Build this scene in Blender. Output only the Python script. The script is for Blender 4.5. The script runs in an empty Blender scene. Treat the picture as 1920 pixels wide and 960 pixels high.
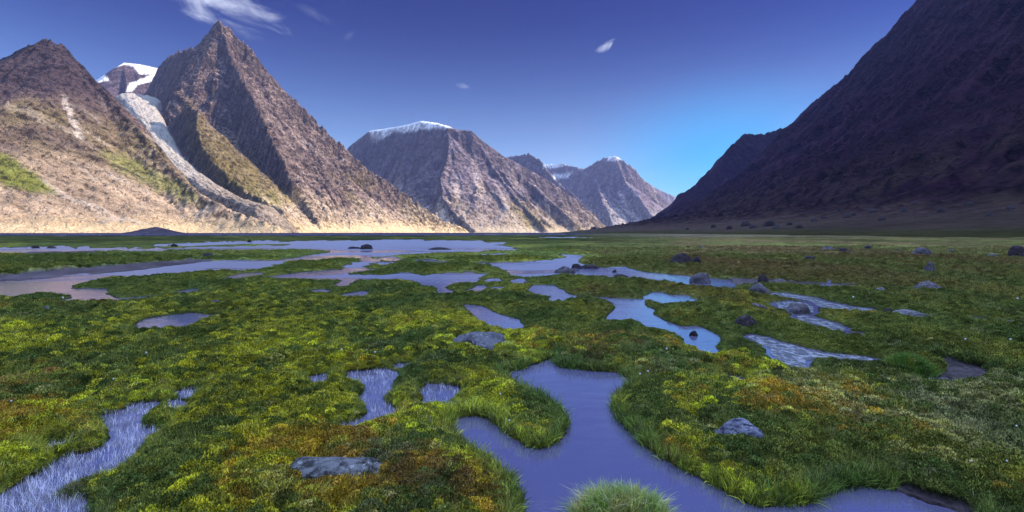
import bpy, math, random
import numpy as np
random.seed(4); rng = np.random.default_rng(7)
C = bpy.context.scene.collection
SC = bpy.context.scene

# ------------------------------------------------------------------ camera
F = 960.0; CX = 960.0; HOR = 436.0; CAMZ = 1.5      # focal length and horizon measured on the 1920 px wide photograph
cam = bpy.data.cameras.new('camera'); camo = bpy.data.objects.new('camera', cam); C.objects.link(camo)
cam.sensor_width = 36; cam.lens = 36 * F / 1920; cam.shift_y = -(480 - HOR) / 1920
cam.clip_start = 0.05; cam.clip_end = 60000
camo.location = (0, 0, CAMZ); camo.rotation_euler = (math.radians(90), 0, 0)
SC.camera = camo

# ------------------------------------------------------------------ sun and sky
SUN_AZ = 87.0      # degrees from +Y towards +X
SUN_EL = 24.0
SUN_STR = 5.0
SKY_STR = 0.15
az, el = math.radians(SUN_AZ), math.radians(SUN_EL)
SD = np.array([math.sin(az) * math.cos(el), math.cos(az) * math.cos(el), math.sin(el)])
sl = bpy.data.lights.new('sun', 'SUN'); sl.energy = SUN_STR; sl.angle = math.radians(0.5); sl.color = (1.0, 0.83, 0.62)
so = bpy.data.objects.new('sun', sl); C.objects.link(so)
from mathutils import Vector
so.rotation_euler = Vector((-SD[0], -SD[1], -SD[2])).to_track_quat('-Z', 'Y').to_euler()

SC.view_settings.view_transform = 'Standard'; SC.view_settings.look = 'None'
SC.view_settings.exposure = 1.25; SC.view_settings.gamma = 1.0
SC.view_settings.use_curve_mapping = False
SC.cycles.max_bounces = 5; SC.cycles.diffuse_bounces = 2; SC.cycles.glossy_bounces = 3
SC.cycles.transparent_max_bounces = 6; SC.cycles.volume_bounces = 1

class NT:
    """tiny helper around a node tree"""
    def __init__(s, nt): s.nt = nt; s.n = nt.nodes; s.l = nt.links
    def new(s, t, **kw):
        n = s.n.new(t)
        for k, v in kw.items(): setattr(n, k, v)
        return n
    def put(s, sock, v):
        if v is None: return
        if isinstance(v, bpy.types.NodeSocket): s.l.new(v, sock)
        else: sock.default_value = v
    def math(s, op, a, b=None, c=None, clamp=False):
        n = s.new('ShaderNodeMath', operation=op, use_clamp=clamp)
        for i, v in enumerate((a, b, c)):
            if v is not None: s.put(n.inputs[i], v)
        return n.outputs[0]
    def mix(s, f, a, b, mode='MIX', clamp=False):
        n = s.new('ShaderNodeMix', data_type='RGBA', blend_type=mode); n.clamp_result = clamp
        s.put(n.inputs[0], f)
        s.put(n.inputs[6], a if isinstance(a, bpy.types.NodeSocket) else (*a, 1)[:4])
        s.put(n.inputs[7], b if isinstance(b, bpy.types.NodeSocket) else (*b, 1)[:4])
        return n.outputs[2]
    def noise(s, vec, scale, detail=4, rough=0.55, dist=0.0, out=0):
        n = s.new('ShaderNodeTexNoise'); s.put(n.inputs['Vector'], vec)
        n.inputs['Scale'].default_value = scale; n.inputs['Detail'].default_value = detail
        n.inputs['Roughness'].default_value = rough; n.inputs['Distortion'].default_value = dist
        return n.outputs[out]
    def ramp(s, f, lo, hi, a=0.0, b=1.0):
        n = s.new('ShaderNodeMapRange', interpolation_type='SMOOTHSTEP')
        s.put(n.inputs[0], f); n.inputs[1].default_value = lo; n.inputs[2].default_value = hi
        n.inputs[3].default_value = a; n.inputs[4].default_value = b
        return n.outputs[0]

world = bpy.data.worlds.new('World'); SC.world = world; world.use_nodes = True
t = NT(world.node_tree); t.n.clear()
sky = t.new('ShaderNodeTexSky', sky_type='NISHITA'); sky.sun_disc = False
sky.sun_elevation = el; sky.sun_rotation = az; sky.altitude = 300
sky.air_density = 1.0; sky.dust_density = 0.3; sky.ozone_density = 2.0
tc = t.new('ShaderNodeTexCoord'); sep = t.new('ShaderNodeSeparateXYZ'); t.l.new(tc.outputs['Generated'], sep.inputs[0])
X, Y, Z = sep.outputs
# the deep, slightly violet blue of the high air, clear cyan low over the notch of the valley
hz = t.ramp(Z, 0.0, 0.42)
tint = t.mix(t.math('POWER', hz, 0.8), (0.42, 0.49, 0.58), (0.033, 0.047, 0.195))
# sky overhead, above the picture, brightened as added fill light for the shaded ground
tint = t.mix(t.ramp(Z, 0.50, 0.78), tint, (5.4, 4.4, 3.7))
d1 = t.math('ABSOLUTE', t.math('SUBTRACT', X, 0.36)); d2 = t.math('ABSOLUTE', t.math('SUBTRACT', Z, 0.13))
dd = t.math('SQRT', t.math('ADD', t.math('MULTIPLY', d1, d1), t.math('MULTIPLY', t.math('MULTIPLY', d2, d2), 2.5)))
front = t.ramp(Y, 0.0, 0.3)
cy = t.math('MULTIPLY', t.ramp(dd, 0.0, 0.28, 0.95, 0.0), front)
tint = t.mix(cy, tint, (0.04, 0.32, 0.50))
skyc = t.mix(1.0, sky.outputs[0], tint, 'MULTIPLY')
# cirrus wisps, laid out in directions (u = X/Y, v = Z/Y)
Yc = t.math('MAXIMUM', Y, 0.05)
u = t.math('DIVIDE', X, Yc); v = t.math('DIVIDE', Z, Yc)
def wisp(px, py, a_px, b_px, ang, scale, lo, hi, sx, seed, amt):
    cu, cv = (px - CX) / F, (HOR - py) / F
    du = t.math('SUBTRACT', u, cu); dv = t.math('SUBTRACT', v, cv)
    ca, sa = math.cos(math.radians(ang)), math.sin(math.radians(ang))
    p = t.math('ADD', t.math('MULTIPLY', du, ca), t.math('MULTIPLY', dv, sa))
    q = t.math('SUBTRACT', t.math('MULTIPLY', dv, ca), t.math('MULTIPLY', du, sa))
    e = t.math('ADD', t.math('POWER', t.math('ABSOLUTE', t.math('DIVIDE', p, a_px / F)), 2.0),
               t.math('POWER', t.math('ABSOLUTE', t.math('DIVIDE', q, b_px / F)), 2.0))
    cmb = t.new('ShaderNodeCombineXYZ'); t.put(cmb.inputs[0], t.math('MULTIPLY', p, sx)); t.put(cmb.inputs[1], q); cmb.inputs[2].default_value = seed
    nz = t.noise(cmb.outputs[0], scale, 7, 0.62, 0.6)
    m = t.math('MULTIPLY', t.ramp(t.math('SUBTRACT', nz, t.math('MULTIPLY', e, 0.22)), lo, hi), t.ramp(e, 1.0, 2.2, 1.0, 0.0))
    return t.math('MULTIPLY', t.math('MULTIPLY', m, amt), front)
m = wisp(430, 22, 130, 46, -24, 26, 0.30, 0.72, 0.30, 3.0, 0.75)
for w in (wisp(372, -14, 120, 30, -8, 22, 0.30, 0.8, 0.35, 5.0, 0.6), wisp(1134, 87, 20, 8, 34, 70, 0.18, 0.95, 0.5, 7.0, 1.15),
          wisp(868, 160, 13, 6, -15, 80, 0.2, 0.7, 0.5, 9.0, 0.35), wisp(592, 26, 44, 12, -25, 40, 0.3, 0.9, 0.3, 11.0, 0.2),
          wisp(654, 66, 15, 8, 35, 60, 0.3, 0.85, 0.3, 13.0, 0.12)):
    m = t.math('ADD', m, w, clamp=True)
skyc = t.mix(m, skyc, (2.3, 2.5, 3.1))
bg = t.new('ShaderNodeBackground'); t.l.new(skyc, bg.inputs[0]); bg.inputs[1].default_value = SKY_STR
wo = t.new('ShaderNodeOutputWorld'); t.l.new(bg.outputs[0], wo.inputs[0])
world.cycles.sampling_method = 'MANUAL'; world.cycles.sample_map_resolution = 512

# ------------------------------------------------------------------ numpy noise
def _h(ix, iy, seed):
    n = (ix.astype(np.int64) * 374761393 + iy.astype(np.int64) * 668265263 + seed * 974634777) & 0xffffffff
    n = ((n ^ (n >> 13)) * 1274126177) & 0xffffffff
    n = n ^ (n >> 16)
    return n
def perlin(x, y, seed=0):
    x0 = np.floor(x); y0 = np.floor(y); fx = x - x0; fy = y - y0
    x0 = x0.astype(np.int64); y0 = y0.astype(np.int64)
    sx = fx * fx * fx * (fx * (fx * 6 - 15) + 10); sy = fy * fy * fy * (fy * (fy * 6 - 15) + 10)
    def g(ix, iy, dx, dy):
        a = _h(ix, iy, seed) * (2 * math.pi / 4294967296.0)
        return np.cos(a) * dx + np.sin(a) * dy
    a = g(x0, y0, fx, fy); b = g(x0 + 1, y0, fx - 1, fy); c = g(x0, y0 + 1, fx, fy - 1); d = g(x0 + 1, y0 + 1, fx - 1, fy - 1)
    return ((a + (b - a) * sx) * (1 - sy) + (c + (d - c) * sx) * sy) * 1.5
def fbm(x, y, oct=4, seed=0, gain=0.5, lac=2.03):
    r = 0; a = 1.0; tot = 0
    for i in range(oct):
        r = r + a * perlin(x, y, seed + i * 17); tot += a; a *= gain; x = x * lac + 3.7; y = y * lac - 1.3
    return r / tot
def ridged(x, y, oct=4, seed=0, gain=0.5, lac=2.07):
    r = 0; a = 1.0; tot = 0
    for i in range(oct):
        r = r + a * (1 - 2 * np.abs(perlin(x, y, seed + i * 31))); tot += a; a *= gain; x = x * lac + 9.1; y = y * lac + 5.3
    return r / tot
def sstep(a, b, x):
    k = np.clip((x - a) / (b - a), 0, 1); return k * k * (3 - 2 * k)
def lerp(a, b, k):
    return a + (b - a) * k
def colmix(c, k, new):
    return c + (np.array(new)[None, :] - c) * np.clip(k, 0, 1)[:, None]

def sdpoly(x, y, P, clip=None):
    """signed distance, negative inside"""
    d = np.full(x.shape, 1e18); ins = np.zeros(x.shape, bool); n = len(P)
    for i in range(n):
        ax, ay = P[i]; bx_, by_ = P[(i + 1) % n]
        ex, ey = bx_ - ax, by_ - ay; wx, wy = x - ax, y - ay
        k = np.clip((wx * ex + wy * ey) / (ex * ex + ey * ey + 1e-12), 0, 1)
        d = np.minimum(d, (wx - ex * k) ** 2 + (wy - ey * k) ** 2)
        if ay != by_:
            c = (ay > y) != (by_ > y)
            ins ^= c & (x < (bx_ - ax) * (y - ay) / (by_ - ay) + ax)
    d = np.sqrt(d); return np.where(ins, -d, d)

def W3(px, py, d):
    return ((px - CX) / F * d, d, CAMZ + (HOR - py) / F * d)
def gp(px, py, z=0.0):
    d = (CAMZ - z) * F / (py - HOR); return ((px - CX) / F * d, d)

# ------------------------------------------------------------------ mesh helpers
def mesh_np(name, verts, faces, mat, smooth=True, cols=None, link=True, attrs=None):
    me = bpy.data.meshes.new(name); n = len(verts); k = faces.shape[1]; m = len(faces)
    me.vertices.add(n); me.vertices.foreach_set('co', np.ascontiguousarray(verts, np.float32).ravel())
    me.loops.add(m * k); me.loops.foreach_set('vertex_index', np.ascontiguousarray(faces, np.int32).ravel())
    me.polygons.add(m); me.polygons.foreach_set('loop_start', np.arange(0, m * k, k, dtype=np.int32))
    me.polygons.foreach_set('loop_total', np.full(m, k, np.int32))
    me.polygons.foreach_set('use_smooth', np.full(m, smooth, bool))
    me.update(calc_edges=True)
    if cols is not None:
        a = me.color_attributes.new('tone', 'FLOAT_COLOR', 'POINT')
        a.data.foreach_set('color', np.concatenate([cols, np.ones((n, 1))], 1).astype(np.float32).ravel())
    for an, av in (attrs or {}).items():
        a = me.attributes.new(an, 'FLOAT', 'POINT'); a.data.foreach_set('value', av.astype(np.float32))
    if mat: me.materials.append(mat)
    o = bpy.data.objects.new(name, me)
    if link: C.objects.link(o)
    return o
def tag(o, label=None, cat=None, group=None, kind=None):
    if label: o['label'] = label
    if cat: o['category'] = cat
    if group: o['group'] = group
    if kind: o['kind'] = kind
    return o
def gridfaces(ny, nx, wrap=False):
    i = np.arange((ny - 1))[:, None]; j = np.arange(nx if wrap else nx - 1)[None, :]; j2 = (j + 1) % nx
    return np.stack([(i * nx + j), (i * nx + j2), ((i + 1) * nx + j2), ((i + 1) * nx + j)], -1).reshape(-1, 4)

# ------------------------------------------------------------------ materials
def principled(name):
    m = bpy.data.materials.new(name); m.use_nodes = True; t = NT(m.node_tree); b = t.n['Principled BSDF']
    return m, t, b
def terrain_mat(name, s1, s2, bump, rough=0.95, contrast=0.5):
    m, t, b = principled(name)
    at = t.new('ShaderNodeAttribute', attribute_name='tone'); g = t.new('ShaderNodeNewGeometry')
    mp = t.new('ShaderNodeMapping'); mp.inputs['Scale'].default_value = (1, 1, .45); mp.inputs['Rotation'].default_value = (.12, .1, .3); t.put(mp.inputs[0], g.outputs['Position'])
    n1 = t.noise(mp.outputs[0], s1, 8, 0.72); n2 = t.noise(g.outputs['Position'], s2, 5, 0.6)
    n3_ = t.noise(g.outputs['Position'], s1 * 4.5, 8, 0.75)
    k = t.math('MULTIPLY', t.ramp(n1, 0.30, 0.70, 1 - contrast, 1 + contrast), t.ramp(n3_, 0.41, 0.59, 1 - contrast, 1 + contrast)); k = t.math('MULTIPLY', k, t.ramp(n2, 0.3, 0.7, 1 - contrast * .5, 1 + contrast * .5))
    dv = t.new('ShaderNodeVectorMath', operation='MULTIPLY_ADD'); t.put(dv.inputs[0], t.noise(g.outputs['Position'], s1 * 1.6, 4, .6, out=1)); dv.inputs[1].default_value = (.9 / s1,) * 3; t.put(dv.inputs[2], mp.outputs[0])
    vo = t.new('ShaderNodeTexVoronoi', feature='DISTANCE_TO_EDGE'); t.put(vo.inputs['Vector'], dv.outputs[0]); vo.inputs['Scale'].default_value = s1 * 1.5
    sn = t.new('ShaderNodeSeparateXYZ'); t.put(sn.inputs[0], g.outputs['True Normal'])
    crack = t.ramp(vo.outputs[0], 0.0, 0.16, 0.0, 1.0); rocky = t.ramp(sn.outputs[2], .55, .74, 1.0, 0.0)
    k = t.math('ADD', 1.0, t.math('MULTIPLY', t.math('SUBTRACT', k, 1.0), t.math('ADD', .45, t.math('MULTIPLY', rocky, .55))))
    k = t.math('MULTIPLY', k, t.math('SUBTRACT', 1.06, t.math('MULTIPLY', t.math('SUBTRACT', 1.0, crack), t.math('MULTIPLY', rocky, .55))))
    cmb = t.new('ShaderNodeCombineColor')
    for i in range(3): t.put(cmb.inputs[i], k)
    t.put(b.inputs['Base Color'], t.mix(1.0, at.outputs['Color'], cmb.outputs[0], 'MULTIPLY'))
    b.inputs['Roughness'].default_value = rough; b.inputs['Specular IOR Level'].default_value = 0.02
    bp = t.new('ShaderNodeBump'); bp.inputs['Strength'].default_value = 1.0; bp.inputs['Distance'].default_value = bump
    t.put(bp.inputs['Height'], t.math('ADD', t.math('ADD', n1, t.math('MULTIPLY', crack, .25)), t.math('MULTIPLY', n3_, 0.8))); t.put(b.inputs['Normal'], bp.outputs[0])
    return m
MAT_MTN = terrain_mat('mountain rock and scree', 0.02, 0.004, 22.0, contrast=0.32)
MAT_FAR = terrain_mat('far mountain rock', 0.008, 0.0015, 50.0, contrast=0.28)
MAT_DARKM = terrain_mat('dark mountain rock', 0.03, 0.006, 10.0, contrast=0.42)

def rock_mat(name, base, spot, light, sc=1.0, streak=0.0):
    m, t, b = principled(name)
    tcn = t.new('ShaderNodeTexCoord'); oi = t.new('ShaderNodeObjectInfo')
    va = t.new('ShaderNodeVectorMath', operation='ADD'); t.put(va.inputs[0], tcn.outputs['Object'])
    cmb = t.new('ShaderNodeCombineXYZ'); t.put(cmb.inputs[0], t.math('MULTIPLY', oi.outputs['Random'], 37.0)); t.put(va.inputs[1], cmb.outputs[0])
    vec = va.outputs[0]
    if streak:
        mp = t.new('ShaderNodeMapping'); mp.inputs['Rotation'].default_value = (0.3, 0.5, 0.5); mp.inputs['Scale'].default_value = (1, streak, streak)
        t.put(mp.inputs[0], vec); vec = mp.outputs[0]
    n1 = t.noise(vec, 6 * sc, 8, 0.7); n2 = t.noise(vec, 22 * sc, 6, 0.7); n3 = t.noise(vec, 2.5 * sc, 3, 0.5)
    c = t.mix(t.ramp(n1, 0.42, 0.58), base, spot)
    c = t.mix(t.math('MULTIPLY', t.ramp(n2, 0.52, 0.62), t.ramp(n3, 0.4, 0.6)), c, light)
    t.put(b.inputs['Base Color'], c); b.inputs['Roughness'].default_value = 0.85; b.inputs['Specular IOR Level'].default_value = 0.12
    bp = t.new('ShaderNodeBump'); bp.inputs['Strength'].default_value = 0.9; bp.inputs['Distance'].default_value = 0.03 / sc
    t.put(bp.inputs['Height'], t.math('ADD', n1, t.math('MULTIPLY', n2, 0.4))); t.put(b.inputs['Normal'], bp.outputs[0])
    return m
ROCK_GREY = rock_mat('grey granite with lichen', (0.055, 0.053, 0.070), (0.135, 0.13, 0.165), (0.30, 0.29, 0.33))
ROCK_DARK = rock_mat('dark brown weathered rock', (0.022, 0.016, 0.022), (0.050, 0.038, 0.046), (0.10, 0.085, 0.095))
ROCK_MID = rock_mat('mauve grey rock', (0.05, 0.042, 0.052), (0.115, 0.10, 0.12), (0.24, 0.22, 0.25))
ROCK_PALE = rock_mat('pale streaked stone', (0.10, 0.092, 0.11), (0.21, 0.195, 0.23), (0.38, 0.36, 0.41), streak=4.0)
ROCK_STREAK = rock_mat('blue grey foliated rock', (0.035, 0.035, 0.07), (0.22, 0.22, 0.32), (0.45, 0.45, 0.52), streak=5.0)
ROCK_SPECK = rock_mat('speckled lichen slab', (0.035, 0.033, 0.035), (0.17, 0.165, 0.18), (0.50, 0.50, 0.52), sc=1.6)
ROCK_BROWN = rock_mat('peat stained rock', (0.035, 0.022, 0.022), (0.08, 0.05, 0.045), (0.16, 0.14, 0.13), sc=1.6)

# ------------------------------------------------------------------ mountains
def seg_ridges(x, y, ridges, seed, gully=1.0, wl=90.0, teeth=0.0):
    """height field as the union of ridges; ridge = (points, slope_left, slope_right, exponent)"""
    H = np.full(x.shape, -1e9); S = np.zeros(x.shape); Dm = np.zeros(x.shape)
    for ri, (pts, ml, mr, ex, ga) in enumerate(ridges):
        P = np.array(pts, float); s0 = 0.0; best = np.full(x.shape, -1e9); bs = np.zeros(x.shape); bd = np.zeros(x.shape)
        for i in range(len(P) - 1):
            a, b = P[i], P[i + 1]; e = b[:2] - a[:2]; L = math.hypot(*e)
            wx, wy = x - a[0], y - a[1]; kk = (wx * e[0] + wy * e[1]) / (L * L); k = np.clip(kk, 0, 1)
            dx, dy = wx - e[0] * k, wy - e[1] * k; d = np.sqrt(dx * dx + dy * dy)
            side = (e[0] * wy - e[1] * wx) / L                      # >0 left of travel
            sw = sstep(-40, 40, side)
            m = mr + (ml - mr) * sw
            zr = a[2] + (b[2] - a[2]) * k
            tt = 1 - d * m / np.maximum(zr, 8.0)
            tp = np.clip(tt, 0, 1)
            h = zr * (0.14 * tt + 0.86 * tp ** ex)
            up = h > best
            best = np.where(up, h, best); bs = np.where(up, s0 + L * k + 0.35 * side, bs); bd = np.where(up, d, bd); s0 += L
        # gullies that run down from the crest
        am = ga * gully * (1 - np.exp(-bd / 120.0)) * sstep(-20, 160, best)
        wob = 60 * fbm(x / 400, y / 400, 2, seed + ri)
        g = ridged((bs + wob) / wl, bd / (wl * 9) + ri * 7.7, 4, seed + 5 + ri, 0.55)
        g2 = ridged((bs + wob * .5) / (wl * .27), bd / (wl * 3) + ri * 3.1, 3, seed + 25 + ri, 0.6)
        best = best + am * (g - 0.35) + am * .34 * (g2 - .3)
        best = best + teeth * (ridged(bs / 42, bd / 60 + ri * 1.7, 4, seed + 45 + ri, .65) - .25) * np.exp(-bd / (38.0 * max(1, wl / 100))) * sstep(20, 200, best)
        up = best > H; H = np.where(up, best, H); S = np.where(up, bs, S); Dm = np.where(up, bd, Dm)
    return H, S, Dm
def moraine(x, y, H):
    # hummocky debris along the foot of the slopes
    k = sstep(4, 25, H) * (1 - sstep(90, 200, H))
    return carve(x, y, H + k * (13 * np.clip(ridged(x / 130, y / 130, 4, 95, .6) - .15, -.4, 1) + 4 * fbm(x / 30, y / 30, 3, 96)))
def heightfield(name, ridges, box, step, colour, mat, seed=1, gully=30.0, wl=90.0, rough=10.0, rw=160.0, extra=None, warp=40.0, crest=.4, steep=None, teeth=0.0):
    x0, x1, y0, y1 = box
    xs = np.arange(x0, x1 + step, step); ys = np.arange(y0, y1 + step, step)
    gx, gy = np.meshgrid(xs, ys); ny, nx = gx.shape; fx, fy = gx.ravel(), gy.ravel()
    wx = fx + warp * fbm(fx / 420, fy / 420, 3, seed + 50); wy = fy + warp * fbm(fx / 420 + 50, fy / 420, 3, seed + 51)
    H, S, D = seg_ridges(wx, wy, ridges, seed, gully, wl, teeth)
    amp = rough * sstep(-10, 250, H) * (crest + (1 - crest) * (1 - np.exp(-D / 80.0)))
    H = H + amp * (ridged(fx / rw, fy / rw, 5, seed + 9, 0.6)) + rough * 0.45 * sstep(0, 60, H) * fbm(fx / (rw * .12), fy / (rw * .12), 3, seed + 12)
    if extra is not None: H = extra(fx, fy, H)
    Z = H.reshape(ny, nx); gyy, gxx = np.gradient(Z, step)
    slope = np.sqrt(gxx ** 2 + gyy ** 2).ravel()
    # curvature: hollows fill with pale debris
    k = 3; Zs = Z.copy()
    for _ in range(3):
        Zs = (np.roll(Zs, k, 0) + np.roll(Zs, -k, 0) + np.roll(Zs, k, 1) + np.roll(Zs, -k, 1)) / 4
    curv = (Z - Zs).ravel()
    px = CX + F * fx / fy; py = HOR - F * (H - CAMZ) / fy
    cols = colour(fx, fy, H, slope, S, D, px, py, curv)
    if steep is not None:                                  # shadow contrast put into the colour: steep rock walls darkened, gentle debris slopes lightened
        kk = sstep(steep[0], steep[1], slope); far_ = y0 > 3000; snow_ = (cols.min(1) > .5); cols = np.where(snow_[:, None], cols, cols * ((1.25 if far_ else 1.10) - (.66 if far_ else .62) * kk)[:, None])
    f = gridfaces(ny, nx); keep = (H[f].max(1) > -3.0); f = f[keep]
    used = np.unique(f); remap = np.full(len(fx), -1); remap[used] = np.arange(len(used))
    v = np.stack([fx, fy, H], 1)[used]; f = remap[f]
    o = mesh_np(name, v, f, mat, True, np.clip(cols[used], 0.005, 0.95))
    tag(o, kind='structure'); return o
def pmask(px, py, poly, feather, seed=0, wob=0.0):
    if wob: 
        px = px + wob * fbm(px / 22, py / 22, 3, seed); py = py + wob * fbm(px / 22 + 40, py / 22, 3, seed + 3)
    return 1 - sstep(-feather, feather, sdpoly(px, py, poly))

ROCKL = (0.150, 0.105, 0.095); ROCKD = (0.055, 0.038, 0.042); SAND = (0.44, 0.33, 0.235); OLIVE = (0.21, 0.165, 0.065)
GREEN = (0.17, 0.18, 0.035); PALE = (0.50, 0.43, 0.38); SNOW = (0.86, 0.87, 0.90); ICE = (0.62, 0.62, 0.63)

def col_left_dome(x, y, H, sl, S, D, px, py, curv):
    n = fbm(x / 60, y / 60, 4, 5); n2 = fbm(x / 200, y / 200, 4, 6); st = fbm(S / 22, D / 260, 4, 8)
    c = np.tile(np.array(ROCKL), (len(x), 1))
    c = colmix(c, sstep(-0.1, 0.35, n) * .6, ROCKD)
    c = colmix(c, sstep(165, 60, H * 0 + py + 0) * .0, ROCKD)
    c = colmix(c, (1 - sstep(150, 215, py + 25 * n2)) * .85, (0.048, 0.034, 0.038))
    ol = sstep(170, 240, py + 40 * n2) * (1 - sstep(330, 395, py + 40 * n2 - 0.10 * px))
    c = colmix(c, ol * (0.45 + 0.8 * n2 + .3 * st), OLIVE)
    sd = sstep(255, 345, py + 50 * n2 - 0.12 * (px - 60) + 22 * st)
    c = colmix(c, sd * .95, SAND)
    c = colmix(c, sstep(392, 420, py + 12 * n2) * .9, (0.47, 0.35, 0.215))
    c = colmix(c, sd * sstep(-0.05, 0.3, n2 + .4 * n) * .6, (0.27, 0.20, 0.14)); c = colmix(c, sd * sstep(0.0, 0.25, fbm(S / 14, D / 420, 4, 9)) * .45, (0.24, 0.18, 0.13))
    c = colmix(c, sstep(0.12, 0.4, st) * .45 * sstep(150, 260, py), PALE)
    c = colmix(c, pmask(px, py, [(-40, 275), (0, 285), (30, 300), (65, 325), (110, 362), (60, 362), (0, 345), (-60, 340)], 7, 1, 9), GREEN)
    c = colmix(c, pmask(px, py, [(190, 285), (240, 290), (300, 325), (350, 350), (385, 382), (330, 372), (270, 345), (210, 310)], 10, 2, 12) * .75, GREEN)
    c = colmix(c, pmask(px, py, [(116, 178), (128, 182), (138, 215), (160, 262), (145, 258), (125, 222)], 4, 3, 8) * .85, PALE)
    c = colmix(c, sstep(414, 428, py + 5 * n2) * .9, (0.60, 0.455, 0.275))
    return c
def col_pyramid(x, y, H, sl, S, D, px, py, curv):
    n = fbm(x / 60, y / 60, 4, 15); n2 = fbm(x / 220, y / 220, 4, 16); st = fbm(S / 20, D / 320, 4, 18)
    c = np.tile(np.array((0.215, 0.158, 0.138)), (len(x), 1))
    c = colmix(c, sstep(-0.1, 0.35, n) * .6, ROCKD)
    c = colmix(c, sstep(0.0, 0.35, st) * .5 * sstep(120, 260, py), (0.40, 0.32, 0.29))
    c = colmix(c, pmask(px, py, [(345, 190), (440, 270), (520, 340), (600, 392), (560, 402), (450, 385), (380, 320), (350, 250)], 14, 4, 14) * (.85 + .4 * n), OLIVE)
    c = colmix(c, pmask(px, py, [(430, 340), (520, 365), (580, 395), (480, 392)], 14, 5, 12) * .5, GREEN)
    sd = sstep(345, 405, py + 40 * n2 + 26 * st - 0.04 * (px - 500))
    c = colmix(c, sd * .95, (0.52, 0.405, 0.30))
    c = colmix(c, pmask(px, py, [(600, 330), (680, 320), (760, 370), (850, 425), (760, 425), (650, 395)], 16, 6, 14) * .45 * sstep(-.1, .2, n2 + st * .4), OLIVE)
    c = colmix(c, sd * sstep(0.0, 0.3, n) * .4, (0.34, 0.26, 0.19))
    c = colmix(c, sstep(400, 425, py + 10 * n2) * .85, (0.47, 0.35, 0.215))
    c = colmix(c, sstep(431, 434, py + 3 * n2) * sstep(400, 470, px) * .45, (0.40, 0.33, 0.08))
    c = colmix(c, sstep(416, 428, py + 5 * n2) * .9, (0.60, 0.455, 0.275))
    return c
def col_table(x, y, H, sl, S, D, px, py, curv):
    n = fbm(x / 130, y / 130, 4, 25); n2 = fbm(x / 420, y / 420, 4, 26); st = fbm(S / 45, D / 700, 4, 28)
    c = np.tile(np.array((0.185, 0.148, 0.165)), (len(x), 1))
    c = colmix(c, sstep(-0.1, 0.35, n) * .5, (0.065, 0.050, 0.064))
    c = colmix(c, sstep(-0.05, 0.32, st) * .75 * sstep(265, 350, py), (0.46, 0.38, 0.35))
    c = colmix(c, sstep(350, 425, py + 30 * n2 + 20 * st) * .8, (0.36, 0.29, 0.21))
    c = colmix(c, sstep(345, 420, py + 30 * n2) * sstep(-.1, .25, n2 - .3 * st) * .8, OLIVE)
    c = colmix(c, pmask(px, py, [(700, 365), (760, 375), (800, 385), (870, 432), (790, 432), (720, 400)], 8, 3, 8) * .6, PALE)
    c = colmix(c, sstep(420, 434, py) * .6, (0.50, 0.40, 0.28))
    c = colmix(c, pmask(px, py, [(690, 232), (760, 226), (790, 214), (850, 226), (852, 241), (800, 241), (770, 247), (745, 247), (715, 262), (700, 258), (694, 246)], 2.5, 3, 5), SNOW)
    c = colmix(c, pmask(px, py, [(694, 246), (712, 250), (722, 262), (708, 270), (693, 262)], 3, 3, 4) * .7, (0.55, 0.5, 0.5))
    return c
def col_far(x, y, H, sl, S, D, px, py, curv):
    n = fbm(x / 200, y / 200, 4, 35); n2 = fbm(x / 700, y / 700, 4, 36); st = fbm(S / 80, D / 1100, 4, 38)
    c = np.tile(np.array((0.185, 0.150, 0.168)), (len(x), 1))
    c = colmix(c, sstep(-0.1, 0.35, n) * .5, (0.13, 0.11, 0.13))
    c = colmix(c, sstep(0.0, 0.35, st) * .7 * sstep(310, 380, py), (0.44, 0.38, 0.36))
    c = colmix(c, sstep(370, 415, py + 20 * n2 + 16 * st) * .75, (0.40, 0.35, 0.30))
    for poly in ([(1136, 302), (1140, 293), (1158, 288), (1170, 296), (1160, 301)], [(1015, 316), (1022, 303), (1055, 300), (1066, 309), (1050, 314)],
                 [(1035, 325), (1050, 328), (1075, 322), (1065, 334), (1040, 336)]):
        c = colmix(c, pmask(px, py, poly, 1.5, 3, 3), SNOW)
    return c
def col_back(x, y, H, sl, S, D, px, py, curv):
    n = fbm(x / 100, y / 100, 4, 45)
    c = np.tile(np.array((0.11, 0.08, 0.09)), (len(x), 1)); c = colmix(c, sstep(-.1, .3, n) * .5, ROCKD)
    for poly in ([(212, 128), (235, 108), (298, 120), (320, 140), (262, 138), (250, 124), (232, 122)], [(236, 172), (244, 156), (275, 142), (310, 134), (305, 148), (262, 158), (246, 172)],
                 [(170, 150), (195, 138), (205, 150), (180, 156)]):
        c = colmix(c, pmask(px, py, poly, 1.5, 3, 3), SNOW)
    return c
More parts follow.
